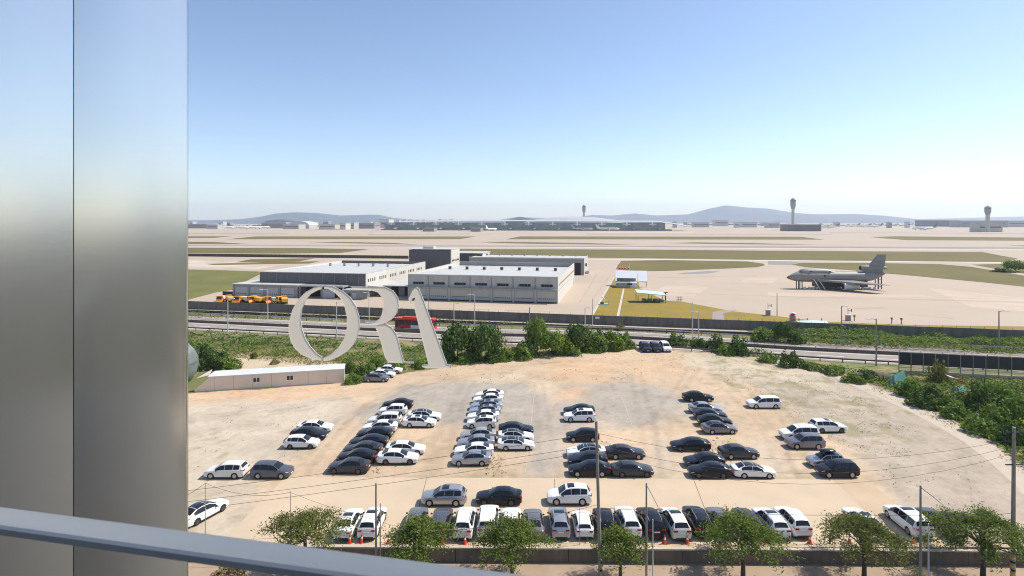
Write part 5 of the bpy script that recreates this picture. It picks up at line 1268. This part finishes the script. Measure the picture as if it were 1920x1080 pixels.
for a_ in (('tall dark shaggy tree just right of the letter A',858,674,8.0,7.6,'treed','tree','leafy_tree'),('tall dark shaggy tree, second right of the letter A',911,674,8.2,7.4,'treed','tree','leafy_tree'),
           ('low dark bush at the foot of the tall tree beside letter A',838,676,4.5,4.2,'dark'),('dark low bush between the two tall dark trees',888,676,4.6,3.0,'dark'),
           ('bright bush right of the second tall dark tree',945,676,4.4,2.8,'bright'),('round bright green bush below the bare shrub',978,672,6.0,3.6,'bright'),
           ('tallest bright green tree of the far hedge',1007,664,6.0,8.0,'tree','tree','leafy_tree'),('bright green tree at the right foot of the tallest hedge tree',1037,665,7.0,5.2,'tree','tree','leafy_tree'),
           ('dark tree rising in the middle of the far hedge',1085,660,6.6,6.2,'treed','tree','leafy_tree'),('bright bush before the dark middle tree of the far hedge',1068,664,6.0,3.6,'bright'),
           ('broad bright bush toward the right end of the far hedge',1112,658,7.0,4.6,'bright'),('bright leafy bush at the right end of the far hedge',1145,655,7.0,4.8,'bright'),
           ('low bush closing the far hedge at its right end',1170,653,5.5,4.0,'bright'),
           ('dark undergrowth left of the bare shrub',928,677,5.0,3.2,'dark'),('green undergrowth before the first tall dark tree',872,679,5.0,2.4,'bright'),
           ('dark bush filling the hedge left of its tallest tree',992,668,5.0,4.0,'dark'),('bright bush between the tallest tree and the dark middle tree',1052,662,5.5,4.2,'bright'),('dark bush behind the right half of the far hedge',1128,652,6.5,4.4,'dark'),
           ('small round shrub on the verge before the perimeter wall',1163,619,3.2,2.2,'weed')):
    bush(a_[0],a_[1],a_[2],a_[3],a_[4],a_[5],gh,cat=a_[6] if len(a_) > 6 else 'bush',name=a_[7] if len(a_) > 7 else 'bush')
gl = 'bushes at the left behind the shed'
for a_ in (('large dark green bush behind the shed left part',405,690,7.2,4.0,'dark'),('bright bush spilling over the shed roof at left',430,693,5.5,2.6,'bright'),
           ('dark bush beside the grey tarpaulin shelter',383,676,3.6,4.2,'dark'),
           ('ivy covered mound at the shed right end',655,697,3.4,3.0,'bright'),('ivy covered bush right of the shed, nearest',662,718,3.6,2.0,'bright'),('ivy covered bush between the shed and the parked trio',690,704,4.4,2.6,'bright'),
           ('tall ivy covered bush below the letter R foot',711,695,4.2,3.4,'bright'),('dark ivy bush left of the parked trio',676,708,3.6,2.4,'dark'),
           ('low ivy bush between the letters R and A',745,692,4.2,2.0,'bright'),('low ivy bush below the letter A foot',790,688,4.6,1.8,'bright'),('low ivy bush right of the letter A foot',825,684,4.0,1.6,'bright'),
           ('small dark shrub on the sandy mound behind the shed',476,672,1.6,1.4,'dark'),('small weed clump on the sandy mound, right of the small dark shrub',515,682,2.4,1.0,'weed')):
    bush(*a_, gl)
gr = 'ivy covered bushes on the right slope'
for a_ in (('dark ivy mound right of the far white van',1268,648,5.5,3.0,'dark'),('dark ivy mound, third right of the far white van',1312,652,4.5,2.4,'dark'),('round dark ivy bush, left one of the highway pair',1343,657,4.6,3.8,'dark'),
           ('round dark ivy bush, right one of the highway pair',1385,664,5.4,4.2,'dark'),('low ivy bush before the round highway pair',1362,664,5.0,2.2,'bright'),('round ivy bush standing alone at the highway edge',1482,686,5.4,3.0,'dark'),
           ('low ivy bush right of the lone highway bush',1520,692,4.0,1.6,'bright'),('dark bush beside the culvert',1628,713,4.0,2.2,'dark'),
           ('shaggy grey green shrub before the noise barrier',1760,716,3.8,4.2,'weed'),('bright ivy mound right of the netting tent',1706,742,4.4,3.2,'bright'),('dark shaded ivy mound below the boom arm',1745,757,5.0,3.4,'dark'),
           ('tall dark ivy column at the right',1836,768,3.6,4.2,'dark'),('bright ivy mound left below the dark column',1790,782,4.4,2.4,'bright'),('bright ivy mound at right below the dark column',1868,795,4.6,2.8,'bright'),
           ('bright bush between the lone highway bush and the culvert',1560,700,5.0,1.9,'bright'),('bright low bush just before the culvert',1600,716,4.5,1.7,'bright'),('bright bush at the highway edge left of the lone bush',1440,678,4.8,1.8,'bright'),
           ('bright bush among the ivy right of the teal patch',1850,742,4.6,2.6,'bright'),('bright ivy bush left of the tall dark column',1775,768,4.6,2.6,'bright'),('broad bright ivy bush near the lower right slope',1840,812,5.0,2.4,'bright'),('dark broad ivy bush above the path bend',1730,762,4.6,2.2,'dark'),
           ('leafy bush at the right edge above the utility pole',1912,790,5.4,4.4,'bright'),('dark bush at the right edge behind the utility pole top',1900,830,4.0,3.0,'dark'),
           ('bright bush on the slope near the right edge',1885,755,4.5,3.0,'bright'),('weedy bush left of the dark ivy column',1808,752,3.6,1.8,'weed')):
    bush(*a_, gr)
gv = 'bushes on the verge beyond the highway'
for a_ in (('dark tree on the verge below the red topped cabinet',1468,640,5.2,4.6,'treed'),('dark bush at the left end of the far verge',1425,640,5.0,2.6,'dark'),('dark bush right of the verge tree',1492,644,4.5,2.8,'dark'),
           ('clump of green trees at the right edge of the airfield',1905,509,14,6.5,'tree'),('dark low bush line at the right edge of the airfield',1880,510,12,2.4,'dark')):
    bush(*a_, gv)
ds = thing('bare_shrub', 'bare leafless shrub before the highway, between the tall dark trees and the hedge', 'shrub', G(948,665), 0)
r_ = random.Random(4)
MB().tube([(0,0,0),(.1,0,2.0),(0,0,5.2)],[.09,.06,.02],6).obj('trunk', M['bark'], ds)
m = MB()
for k in range(12):
    z0 = r_.uniform(.4,2.8); a_ = r_.uniform(0,6.28); l = r_.uniform(1.2,2.6); m.tube([(.05,0,z0),(l*.5*math.cos(a_),l*.5*math.sin(a_),z0+l*.5),(l*math.cos(a_),l*math.sin(a_),z0+l*1.1)],[.035,.022,.008],4)
m.obj('branches', M['bark'], ds)['kind'] = 'stuff'

def cover(name, label, cat, poly, dens, leaf, hgt, mat, seed, hs=3.0, pw=1.0, patch=None):
    """ground cover: leaves scattered over a polygon, in uneven mounds"""
    r = np.random.RandomState(seed); P = [G(*p) for p in poly]
    x0,x1 = min(p.x for p in P),max(p.x for p in P); y0,y1 = min(p.y for p in P),max(p.y for p in P)
    n = int((x1-x0)*(y1-y0)*dens); x = r.uniform(x0,x1,n); y = r.uniform(y0,y1,n)
    k = inpoly(x+r.normal(size=n)*.25,y+r.normal(size=n)*.35,P)
    if patch is not None: k &= fbm(x,y,patch[0],3,seed+3) + r.normal(size=n)*.03 > patch[1]
    x, y = x[k], y[k]; hh = hgt*np.clip((fbm(x,y,hs,3,seed)-.28)*2.0,0.05,1.3)**pw
    e = .3; gx = (fbm(x+e,y,hs,3,seed)-fbm(x-e,y,hs,3,seed))*hgt*2/(2*e); gy = (fbm(x,y+e,hs,3,seed)-fbm(x,y-e,hs,3,seed))*hgt*2/(2*e)
    z = hh*r.uniform(.55,1.02,len(x))
    c = np.stack([x,y,z+.02],1); nr = np.stack([-gx,-gy,np.ones_like(x)],1) + r.normal(size=(len(x),3))*.6
    o = link(name, quads(name,c,r.uniform(.6,1.35,len(x))*leaf,nr,r,mat)); o['label'] = label; o['category'] = cat; o['kind'] = 'stuff'
    return o
cover('ivy_cover','mass of green ivy covering the slope right of the lot','ivy',[(1240,650),(1300,640),(1420,660),(1540,684),(1600,700),(1700,712),(1930,720),(2000,760),(2000,930),(1925,880),(1872,840),(1820,807),(1760,774),(1700,747),(1640,724),(1560,692),(1420,670),(1330,653)],20,.36,1.5,M['leaf_ivy'],3,4.0)
cover('ivy_cover','deeper dark ivy filling the hollows at the far right','ivy',[(1760,745),(1930,730),(2000,770),(2000,930),(1925,870),(1860,828)],7,.38,2.4,M['leaf_dark'],8,4.5)
cover('verge_scrub','dense green scrub strip between highway and perimeter wall at the right','scrub',[(1412,622),(1500,622),(1700,632),(1990,642),(1990,668),(1800,660),(1600,650),(1412,642)],16,.42,2.3,M['leaf_bush'],5,5.0)
cover('verge_scrub','yellow green weeds among the scrub beyond the highway','scrub',[(1420,628),(1990,650),(1990,671),(1600,653),(1420,644)],5,.4,1.7,M['leaf_weed'],15,4.0)
cover('embankment_scrub','dark green scrub below the left stretch of highway','scrub',[(340,626),(600,637),(835,654),(845,668),(640,655),(352,648)],11,.38,1.5,M['leaf_dark'],6,4.0)
cover('embankment_scrub','bright green scrub on the embankment below the left highway','scrub',[(340,634),(600,646),(845,662),(850,684),(640,676),(450,664),(352,658)],11,.38,1.0,M['leaf_bush'],16,3.5,1.0,(5,.46))
cover('embankment_weeds','yellow green weeds on the embankment behind the shed','weeds',[(352,645),(620,658),(840,672),(840,690),(700,698),(640,690),(450,672),(352,668)],10,.34,.55,M['leaf_weed'],17,3.0)
cover('embankment_weeds','rusty dry weeds at the foot of the embankment','weeds',[(440,660),(700,672),(780,684),(640,686),(520,682)],7,.3,.5,M['leaf_dry'],18,3.0,1.0,(4,.5))
cover('verge_grass','dry grass verge between highway and perimeter wall','grass',[(340,582),(800,596),(1250,620),(1250,624),(800,606),(340,596)],5,.34,.5,M['leaf_weed'],19,5.0)
cover('hedge_edge','low green growth along the foot of the far hedge','ground cover',[(835,672),(1000,664),(1185,648),(1190,655),(1010,672),(900,682),(835,690)],14,.32,.8,M['leaf_ivy'],20,2.5)
cover('slope_weeds','tall yellowish weeds below the noise barrier','weeds',[(1690,706),(1990,716),(1990,750),(1880,742),(1780,730),(1690,722)],9,.36,1.1,M['leaf_weed'],21,3.0)
cover('lot_weeds','sparse weeds on the right part of the lot','weeds',[(1330,662),(1480,690),(1600,735),(1720,800),(1700,860),(1600,850),(1480,790),(1360,720)],9,.14,.09,M['leaf_weed'],22,1.5,1.0,(2.2,.55))
cover('lot_weeds','scattered dry tufts over the gravel at the far right of the lot','weeds',[(1560,760),(1760,820),(1910,900),(1900,1000),(1740,960),(1640,890)],2,.18,.10,M['leaf_dry'],28,1.2,1.0,(1.6,.62))
cover('lot_weeds','small weed tufts near the back edge of the lot','weeds',[(820,690),(1190,655),(1300,662),(1320,700),(1000,725),(820,715)],2.5,.20,.10,M['leaf_weed'],29,1.2,1.0,(1.8,.60))
cover('lot_weeds','small weed tufts on the pale ground at the left of the lot','weeds',[(360,770),(620,755),(600,850),(480,890),(360,885)],2,.20,.10,M['leaf_weed'],30,1.2,1.0,(1.7,.62))
cover('lot_weeds','weeds between the two columns of cars left of centre','weeds',[(690,888),(712,888),(755,790),(742,788)],10,.20,.25,M['leaf_weed'],23,1.5,1.0,(2.5,.42))
cover('lot_weeds','weeds right of the central white column','weeds',[(905,895),(950,893),(935,800),(920,800)],9,.2,.22,M['leaf_weed'],24,1.5,1.0,(2.5,.42))
cover('lot_weeds','weeds between the cars at the utility pole','weeds',[(1128,893),(1158,893),(1145,825),(1128,825)],8,.2,.2,M['leaf_weed'],25,1.5,1.0,(2.5,.45))
cover('lot_weeds','weeds between the dark cars at the right','weeds',[(1330,893),(1376,893),(1366,820),(1330,820)],6,.2,.2,M['leaf_weed'],26,1.5,1.0,(2.5,.45))
cover('path_edge_weeds','dry weeds along the curved concrete path','weeds',[(1420,671),(1560,694),(1700,748),(1820,808),(1925,880),(1920,888),(1810,818),(1690,758),(1550,702),(1420,677)],7,.22,.25,M['leaf_dry'],27,1.5,1.0,(3,.5))

# street trees
def street_tree(label, px, Yb, r, zc, hh, seed, mat, n=11000, cx_off=0.0):
    q = (px-CX)/F; base = Vector((q*Yb, Yb, -1.16))
    t = thing('street_tree', label, 'tree', base, 0, 'trees along the sidewalk')
    rs = np.random.RandomState(seed); rr = random.Random(seed)
    zf = zc-hh-.05+1.16; tr = .10+.022*r
    MB().tube([(0,0,-.1),(.04,.02,zf*.5),(-.03,.05,zf)],[tr*1.25,tr,tr*.85],9).obj('trunk', M['bark'], t, 60)
    cl = []
    nc = int(40*(r/3.2)**1.6)+12
    for i in range(nc):
        a = i*2.39996+rr.uniform(-.3,.3); f = math.sqrt((i+.5)/nc)*rr.uniform(.82,1.06); R_ = r*f*(1+.16*math.sin(3*a+seed)+.10*math.sin(5*a+2*seed))
        z = zc+1.1 + hh*(1-1.45*f*f) + rr.uniform(-.5,.4)
        cl.append((R_*math.cos(a)+cx_off, R_*math.sin(a), z, f, a))
    m = MB()
    for i,(x,y,z,f,a) in enumerate(cl):
        if i%4 == 0: m.tube([(-.03,.05,zf-.1),(x*.35,y*.35,zf+(z-zf)*.5),(x*.8,y*.8,zf+(z-zf)*.86),(x,y,z)],[tr*.5,tr*.3,.03,.010],5)
    m.obj('limbs', M['bark'], t, 60)
    C = []; Nn = []; per = n//nc
    for (x,y,z,f,a) in cl:
        k = int(per*rr.uniform(.6,1.3)); lo = rs.normal(size=(k,3))*np.array([.33,.33,.20])
        rad = np.array([math.cos(a),math.sin(a),-.25])*(np.minimum(rs.exponential(.38,size=(k,1)),1.0)*(.5+f)-.25)
        C.append(np.array([x,y,z])+lo+rad); Nn.append(rs.normal(size=(k,3))*.7+np.array([.2*math.cos(a)*f,.2*math.sin(a)*f,.9]))
    C = np.concatenate(C); Nn = np.concatenate(Nn)
    link('crown', quads('crown', C, rs.uniform(.10,.22,len(C)), Nn, rs, mat), t)
    return t
TY = 47.5
street_tree('yellowish street tree behind the steel rail, leftmost of the row',572,TY,2.75,3.0,.8,31,M['leaf_tree2'])
street_tree('street tree over the grey sedan, second from left',785,TY,2.25,2.35,.95,32,M['leaf_tree'])
street_tree('full green street tree, third from left',960,TY,2.55,2.3,.95,33,M['leaf_tree'])
street_tree('smallest bright green street tree beside the utility pole',1163,TY,1.65,1.75,.85,34,M['leaf_tree'],6500)
street_tree('broad street tree, third from right',1393,TY,3.1,2.45,.95,35,M['leaf_tree'],13000)
street_tree('street tree with visible forked trunk, second from right',1620,TY,3.05,2.5,.95,36,M['leaf_tree2'],12500)
street_tree('largest dark street tree at the right end',1843,TY,3.6,2.8,1.05,37,M['leaf_tree'],15500)
cover('sidewalk_litter','dry leaves and weeds at the foot of the retaining wall','weeds',[(345,1052),(1990,1060),(1990,1072),(345,1066)],5,.16,.10,M['leaf_dry'],41,1.5,1.0,(2.0,.54)).location.z = -1.16
db = thing('dry_bush', 'dry golden bush on the sidewalk below the steel rail', 'bush', (-24.2,48.0,-1.16))
o = link('crown', bush_mesh('crown',900,.16,M['leaf_dry'],77), db); o.scale = (1.6,1.3,1.0)

# ------------------------------------------------------------------ poles and wires at the street
def spole(name, label, px, ztop, r, mat, cat='pole', lamp_arm=None, lean=0.0, stripes=False, Y=47.3, zb=-1.2, cross=False):
    q = (px-CX)/F; t = thing(name, label, cat, (q*Y,Y,zb), 0, 'poles along the street')
    h = ztop-zb
    MB().tube([(0,0,0),(lean,0,h)],[r*1.25,r*.8],12).obj('pole', M[mat], t, 60)
    if lamp_arm:
        MB().tube([(lean,0,h-.15),(lean+lamp_arm*.45,-.6,h-.75),(lean+lamp_arm,-1.0,h-1.55)],[.035,.03,.025],6).obj('arm', M[mat], t, 60)
        loft([(-.28,0,0,.03,.02),(-.1,0,0,.10,.05),(.25,0,0,.12,.06),(.35,0,0,.04,.03)],8).obj('lamp_head', M['fence'], t, 60).location = (lean+lamp_arm,-1.05,h-1.68)
    if stripes:
        for k in range(5): MB().lathe([(r*1.27,0),(r*1.27,.16)],(0,0,.5+k*.34),12).obj('hazard_band', M['hazard_y'] if k%2 == 0 else M['black'], t)
    if cross:
        for z in (h-.5,h-3.2): MB().box(lean-.7,lean+.7,-.05,.05,z,z+.09).obj('crossarm', M['dark'], t)
        for k in (-.6,0,.6): MB().lathe([(.05,0),(.07,.1),(.03,.18)],(lean+k,0,h-.405),6).obj('insulator', M['fence'], t)
    return t
spole('utility_pole','tall concrete utility pole in the middle with hazard bands',1126,12.2,.135,'pole_conc','utility pole',lean=-.36,stripes=True)
spole('utility_pole','tall concrete utility pole at the right edge',1899,11.7,.15,'pole_conc','utility pole',lean=.1,stripes=True,cross=True)
spole('street_lamp','street lamp pole with drooping arm right of the utility pole',1212,7.0,.085,'pole_lamp','street lamp',lamp_arm=.75)
spole('street_lamp','street lamp pole with drooping arm before the long white van',1726,6.8,.095,'pole_lamp','street lamp',lamp_arm=1.6)
spole('street_lamp','street lamp pole at left between the white SUV and second tree',705,7.0,.085,'pole_lamp','street lamp')
spole('sign_pole','thin short pole right of the middle street lamp',1224,3.95,.05,'pole')
spole('sign_pole','thin short pole right of the left street lamp',713,5.3,.05,'pole_lamp')
spole('sign_pole','thin short pole beside the right street lamp',1741,3.6,.06,'pole')
spole('wire_post','thin post with sagging wire at the left near the steel column',385,5.6,.03,'pole_lamp','post',Y=50.4,zb=.0)
spole('wire_post','thin post with sagging wire above the leftmost tree',545,4.8,.03,'pole_lamp','post',Y=50.4,zb=.0)
spole('wire_post','thin post at the wall left of the utility pole',1087,3.4,.025,'pole_lamp','post',Y=50.5,zb=.0)
def wire(label, pts, r=.014, sag=0.0, mat='wire'):
    P = []
    for (a_,b_) in zip(pts[:-1],pts[1:]):
        a_, b_ = Vector(a_), Vector(b_)
        for i in range(12):
            t = i/12; p = a_.lerp(b_,t); p.z -= sag*4*t*(1-t); P.append(p)
    P.append(Vector(pts[-1]))
    o = MB().tube(P, r, 4).obj('overhead_wire', M[mat]); tag(o, label, 'wire', 'overhead wires along the street')
PX = lambda px,Y: (px-CX)/F*Y
yp = 47.3
Lp, Mp, Rp = PX(60,yp), PX(1119,yp), PX(1901,yp)
for k,(za,zb_,zc_,lab) in enumerate(((4.9,11.2,10.7,'uppermost overhead wire running from pole to pole'),(4.0,10.2,10.1,'second overhead wire from the top along the street'),(3.2,9.7,9.5,'third overhead wire from the top along the street'))):
    wire(lab, [(Lp,yp,za),(Mp,yp,zb_)], .016, .35); wire(lab.replace('overhead','right hand overhead'), [(Mp,yp,zb_),(Rp,yp,zc_)], .013, 2.0+.35*k, 'wire')
wire('low cable from the middle utility pole to the right street lamp', [(Mp+.2,yp,4.9),(PX(1725,yp),yp,4.3),(Rp,yp,4.5)], .018, .22)
wire('low cable crossing the front row from the left lamp to the utility pole', [(PX(705,yp),yp,2.6),(Mp+.2,yp,5.2)], .015, .55)
wire('pale low cable passing through the crown of the leftmost trees', [(PX(352,yp),yp,2.2),(PX(705,yp),yp,3.2),(PX(960,yp),yp,3.5)], .013, .3, 'wire_pale')
wire('sagging wire between the two thin left posts', [(PX(250,50.4),50.4,3.2),(PX(385,50.4),50.4,5.55),(PX(545,50.4),50.4,4.75)], .016, .65)
wire('wire from the second thin left post down to the left street lamp', [(PX(545,50.4),50.4,4.7),(PX(705,yp),yp,3.9),(PX(790,yp),yp,3.0)], .013, .15)

# traffic cones along the wall
cone0 = None
CN = [(656,'left of the first two front row cars'),(678,'below the second front row car'),(729,'beside the second tree crown'),(830,'left of the white SUV with rails'),(872,'below the white SUV with rails'),
      (1246,'right of the middle street lamp'),(1288,'below the pearl SUV'),(1436,'below the fifth tree right side'),(1518,'below the rightmost white SUV'),(1593,'under the left side of the sixth tree'),(1712,'left of the right street lamp')]
for i,(px,where) in enumerate(CN):
    X_ = PX(px,50.75)
    if cone0 is None:
        c = thing('traffic_cone','','cone',(X_,50.75,.012),0,'traffic cones along the wall')
        part_box('base', M['cone_red'], c, -.2,.2,-.2,.2,0,.05)
        MB().lathe([(.16,.051),(.10,.36)],(0,0,0),12).obj('cone_body', M['cone_red'], c, 60)
        MB().lathe([(.101,.361),(.07,.54)],(0,0,0),12).obj('white_band', M['white'], c, 60)
        MB().lathe([(.071,.541),(.035,.75)],(0,0,0),12).obj('tip', M['cone_red'], c, 60)
        cone0 = c
    else:
        c = copy_tree(cone0); c.location = (X_,50.7+rnd.uniform(-.1,.1),.012); c.rotation_euler.z = rnd.uniform(0,1.5)
    c['label'] = 'orange red traffic cone on the wall edge, ' + where
for px,lab in ((1481,'short dark bollard stump left of the rightmost white SUV'),(1556,'short dark bollard stump right of the rightmost white SUV')):
    o = MB().lathe([(.07,0),(.06,.62),(.03,.66)],(0,0,0),8).obj('bollard', M['dark'], None, 40); o.location = (PX(px,50.7),50.7,.01); tag(o, lab, 'bollard', 'bollards on the wall edge')
# ------------------------------------------------------------------ the viewpoint: terrace floor, glass, letters, rail, steel column
RA = math.atan2(-.193,.93); NRM = Vector((math.sin(-RA), math.cos(RA), 0)); NRM = Vector((.2032,.9791,0)); TAN = Vector((.9791,-.2032,0))
def onplane(px, py, c):
    q = (px-CX)/F; t = c/(NRM.x*q + NRM.y); return Vector((q*t, t, H-(py-HY)/F*t))
fl = MB().box(-4.2,3.2,-3.0,2.40,27.0,27.4).obj('terrace_floor', MAT('timber coloured floor',(.03,.026,.02),.6,var=.2,vscale=1.5)); struct(fl)
# glass
gl_m = bpy.data.materials.new('clear window glass'); gl_m.use_nodes = True
N = gl_m.node_tree.nodes; Lk = gl_m.node_tree.links
tr_ = N.new('ShaderNodeBsdfTransparent'); tr_.inputs[0].default_value = (.97,.975,.97,1); gs_ = N.new('ShaderNodeBsdfGlossy'); gs_.inputs['Roughness'].default_value = .02
mx_ = N.new('ShaderNodeMixShader'); mx_.inputs[0].default_value = .012; Lk.new(tr_.outputs[0],mx_.inputs[1]); Lk.new(gs_.outputs[0],mx_.inputs[2]); Lk.new(mx_.outputs[0],N['Material Output'].inputs['Surface'])
PC = 2.45
gp_ = link('window_glass', None); gp_.location = NRM*PC + Vector((0,0,27.4)); gp_.rotation_euler = (0,0,math.atan2(TAN.y,TAN.x)); tag(gp_, 'clear window glass that carries the cut-out letters', 'window')
m = MB(); m.add([(-4.5,0,0),(5,0,0),(5,0,5),(-4.5,0,5)],[(0,1,2,3)]); m.obj('pane', gl_m, gp_)
# letters O R A: outlines on the glass, cut from thick board
LET = MAT('warm grey letter board',(.90,.81,.70),.6, var=.02, vscale=2); 
tl_ = LET.node_tree; tb_ = tl_.nodes.new('ShaderNodeBsdfTranslucent'); tb_.inputs[0].default_value = (1.0,.87,.70,1); tm_ = tl_.nodes.new('ShaderNodeMixShader'); tm_.inputs[0].default_value = .5
tl_.links.new(tl_.nodes['Principled BSDF'].outputs[0], tm_.inputs[1]); tl_.links.new(tb_.outputs[0], tm_.inputs[2]); tl_.links.new(tm_.outputs[0], tl_.nodes['Material Output'].inputs['Surface'])
EDGE = MAT('letter edge',(.70,.69,.655),.45,.0)
def ell(cx_, cy_, rx, ry, a0, a1, n, rot=0):
    out = []
    for i in range(n+1):
        t = math.radians(a0+(a1-a0)*i/n); x, y = rx*math.cos(t), ry*math.sin(t); c, s = math.cos(rot), math.sin(rot)
        out.append((cx_+x*c-y*s, cy_+x*s+y*c))
    return out
def letter(name, label, outlines):
    t = link(name, None); t.location = onplane(outlines[0][0][0], outlines[0][0][1], PC-.03); tag(t, label, 'letter', 'letters on the window')
    for k, o in enumerate(outlines):
        P = [onplane(x,y,PC-.020) - t.location for x,y in o]; Q = [p + NRM*.003 for p in P]; n = len(P)
        m = MB(); m.add(P+Q, [tuple(range(n-1,-1,-1))] + [(i,(i+1)%n,n+(i+1)%n,n+i) for i in range(n)])
        ob = m.obj('stroke', LET, t)
        ob.data.materials.append(EDGE)
        for p in ob.data.polygons[1:]: p.material_index = 1
# O: two heavy crescents meeting in thin ends at top and bottom
o_left = [(604,535),(590,538),(573,547),(559,561),(548,581),(541.5,604),(541,622),(545,640),(553,654),(565,665),(581,672),(600,676),(603.5,676.5),(603.5,669),(594,663),(583,651),(573,636),(566,616),(563.5,598),(566,580),(573,563),(583,551),(596,544),(603,542)]
o_right = [(609,534.5),(625,537),(643,546),(657,558),(667,573),(673,592),(674.5,610),(671,630),(663,646),(651,659),(635,669),(618,676),(606.5,677),(606.5,670),(620,664),(634,652),(645,635),(650.5,614),(650.5,595),(646,575),(638,559),(627,548),(616,542),(608,541)]
letter('letter', 'warm grey letter O on the window glass', [o_left, o_right])
r_bowl = [(655,536.5),(700,538),(722,538),(737,545),(746,558),(748,573),(744,588),(734,599),(721,606),(709,608),(684,604.5),(684,601.5),(704,602.5),(713,596),(717,585),(718.5,570),(716,557),(708,548),(694,543.5),(662,541)]
r_leg = [(707,609.5),(724,607.5),(735,614),(744,628),(757,678),(775,678.5),(775,681.5),(728,680),(721,668),(712,634),(704,614)]
letter('letter', 'warm grey letter R without stem on the window glass', [r_bowl, r_leg])
a_str = [(767,567),(766,560),(771,550),(777,540),(781,538),(785.5,541),(795,565),(838,683),(846,684),(846,690.5),(800,690.5),(791,688),(791,684.5),(803,683),(775,570),(779,557),(773,560),(770,569)]
letter('letter', 'warm grey letter A with single heavy stroke on the window glass', [a_str, ])
# handrail
RC = .7585
rl_ = link('handrail', None); rp = NRM*RC; rl_.location = (rp.x,rp.y,27.4); rl_.rotation_euler = (0,0,math.atan2(TAN.y,TAN.x)); tag(rl_, 'flat grey steel handrail crossing the lower left corner', 'handrail')
RM = MAT('brushed grey steel rail',(.26,.275,.29),.42,.55,var=.04,vscale=3)
zt = 1.6-.5
m = MB(); hw_, th = .0265, .014
prof = [(-hw_,-th),(hw_,-th),(hw_+.002,-th*.5),(hw_,0-.002),(hw_-.003,0),(-hw_+.004,0),(-hw_,-.004)]
n = len(prof)
for i in range(15):
    s = -2.2+i*.3; c = 0.0
    for (y,z) in prof: m.v.append((s, y+c, zt+z))
for i in range(14):
    for k in range(n): m.f.append((i*n+k,(i+1)*n+k,(i+1)*n+(k+1)%n,i*n+(k+1)%n))
m.f.append(tuple(range(n))); m.f.append(tuple(14*n+k for k in range(n-1,-1,-1)))
m.obj('flat_bar', RM, rl_, 35)
for s in (-.335,1.2):
    part_box('post', RM, rl_, s-.016,s+.016,-.02,.012,0,zt-th-.001)
    part_box('bracket', M['white'], rl_, s-.03,s-.0165,-.018,.010,zt-.05,zt-th-.002)
# pillar: two gently bowed steel sheets on a flat sided pillar
PN = Vector((math.sin(math.radians(122)), math.cos(math.radians(122)), 0)); PT = Vector((-PN.y, PN.x, 0))     # outward normal, run of the face towards its far edge
PR = Vector((-1.144,2.003,27.4))
co = link('steel_column', None); co.location = PR; co.rotation_euler = (0,0,math.atan2(PT.y,PT.x)); tag(co, 'brushed steel clad pillar at the left edge of the picture', 'pillar')
st = MAT('brushed stainless steel',(.70,.69,.655),.2,1.0)
b = st.node_tree.nodes['Principled BSDF']; b.inputs['Anisotropic'].default_value = .3
N = st.node_tree.nodes; Lk = st.node_tree.links
tc = N.new('ShaderNodeTexCoord'); mp = N.new('ShaderNodeMapping'); mp.inputs['Scale'].default_value = (1.2,1.2,40); nz = N.new('ShaderNodeTexNoise'); nz.inputs['Scale'].default_value = 4; nz.inputs['Detail'].default_value = 5
Lk.new(tc.outputs['Object'],mp.inputs['Vector']); Lk.new(mp.outputs[0],nz.inputs['Vector'])
mr = N.new('ShaderNodeMapRange'); mr.inputs[3].default_value = .15; mr.inputs[4].default_value = .19; Lk.new(nz.outputs['Fac'],mr.inputs[0]); Lk.new(mr.outputs[0],b.inputs['Roughness'])
nz2 = N.new('ShaderNodeTexNoise'); nz2.inputs['Scale'].default_value = 2.2; nz2.inputs['Detail'].default_value = 6; Lk.new(tc.outputs['Object'],nz2.inputs['Vector'])
mr2 = N.new('ShaderNodeMapRange'); mr2.inputs[3].default_value = .93; mr2.inputs[4].default_value = 1.05; Lk.new(nz2.outputs['Fac'],mr2.inputs[0])
hs = N.new('ShaderNodeHueSaturation'); hs.inputs['Color'].default_value = (.70,.69,.655,1); Lk.new(mr2.outputs[0],hs.inputs['Value']); Lk.new(hs.outputs[0],b.inputs['Base Color'])
def sheet_run(s0, s1, bow, lip):
    """profile of one sheet in plan: x along the face (0 at its far edge), y towards the back; bowed face, folded edge"""
    P = []
    n = 28
    for i in range(n+1):
        t = i/n; x = s0+(s1-s0)*t; P.append((x, bow*(1-(2*t-1)**2)))
    if lip:
        for k in range(1,9):
            a_ = math.pi/2*k/8; P.append((s1+.022*math.sin(a_), -.022*(1-math.cos(a_))))
        P.append((s1+.022,-.45))
    return P
for s0,s1,lip in ((-.35+.0012,-.022,True),(-.78,-.35-.0012,False)):
    P = sheet_run(s0,s1,.013,lip); n = len(P); m = MB()
    for (x,y) in P: m.v += [(x,-y,0),(x,-y,5.0)]
    for i in range(n-1): m.f.append((2*i,2*i+2,2*i+3,2*i+1))
    o = m.obj('cladding_sheet', st, co, 40)
MB().box(-.78,-.002,.012,.45,0,5.0).obj('core', M['black'], co)

# ------------------------------------------------------------------ the air
hz = MB().box(-13700,13700,-1000,14200,-4,420).obj('haze', M['white']); hz['kind'] = 'stuff'; hz['label'] = 'thin pale summer haze over the airfield'
hm = bpy.data.materials.new('thin haze'); hm.use_nodes = True; N = hm.node_tree.nodes; N.remove(N['Principled BSDF'])
pv_ = N.new('ShaderNodeVolumePrincipled'); pv_.inputs['Density'].default_value = 7.5e-5; pv_.inputs['Color'].default_value = (.66,.755,.90,1); pv_.inputs['Anisotropy'].default_value = 0.25
hm.node_tree.links.new(pv_.outputs[0], N['Material Output'].inputs['Volume'])
hz.data.materials.clear(); hz.data.materials.append(hm)
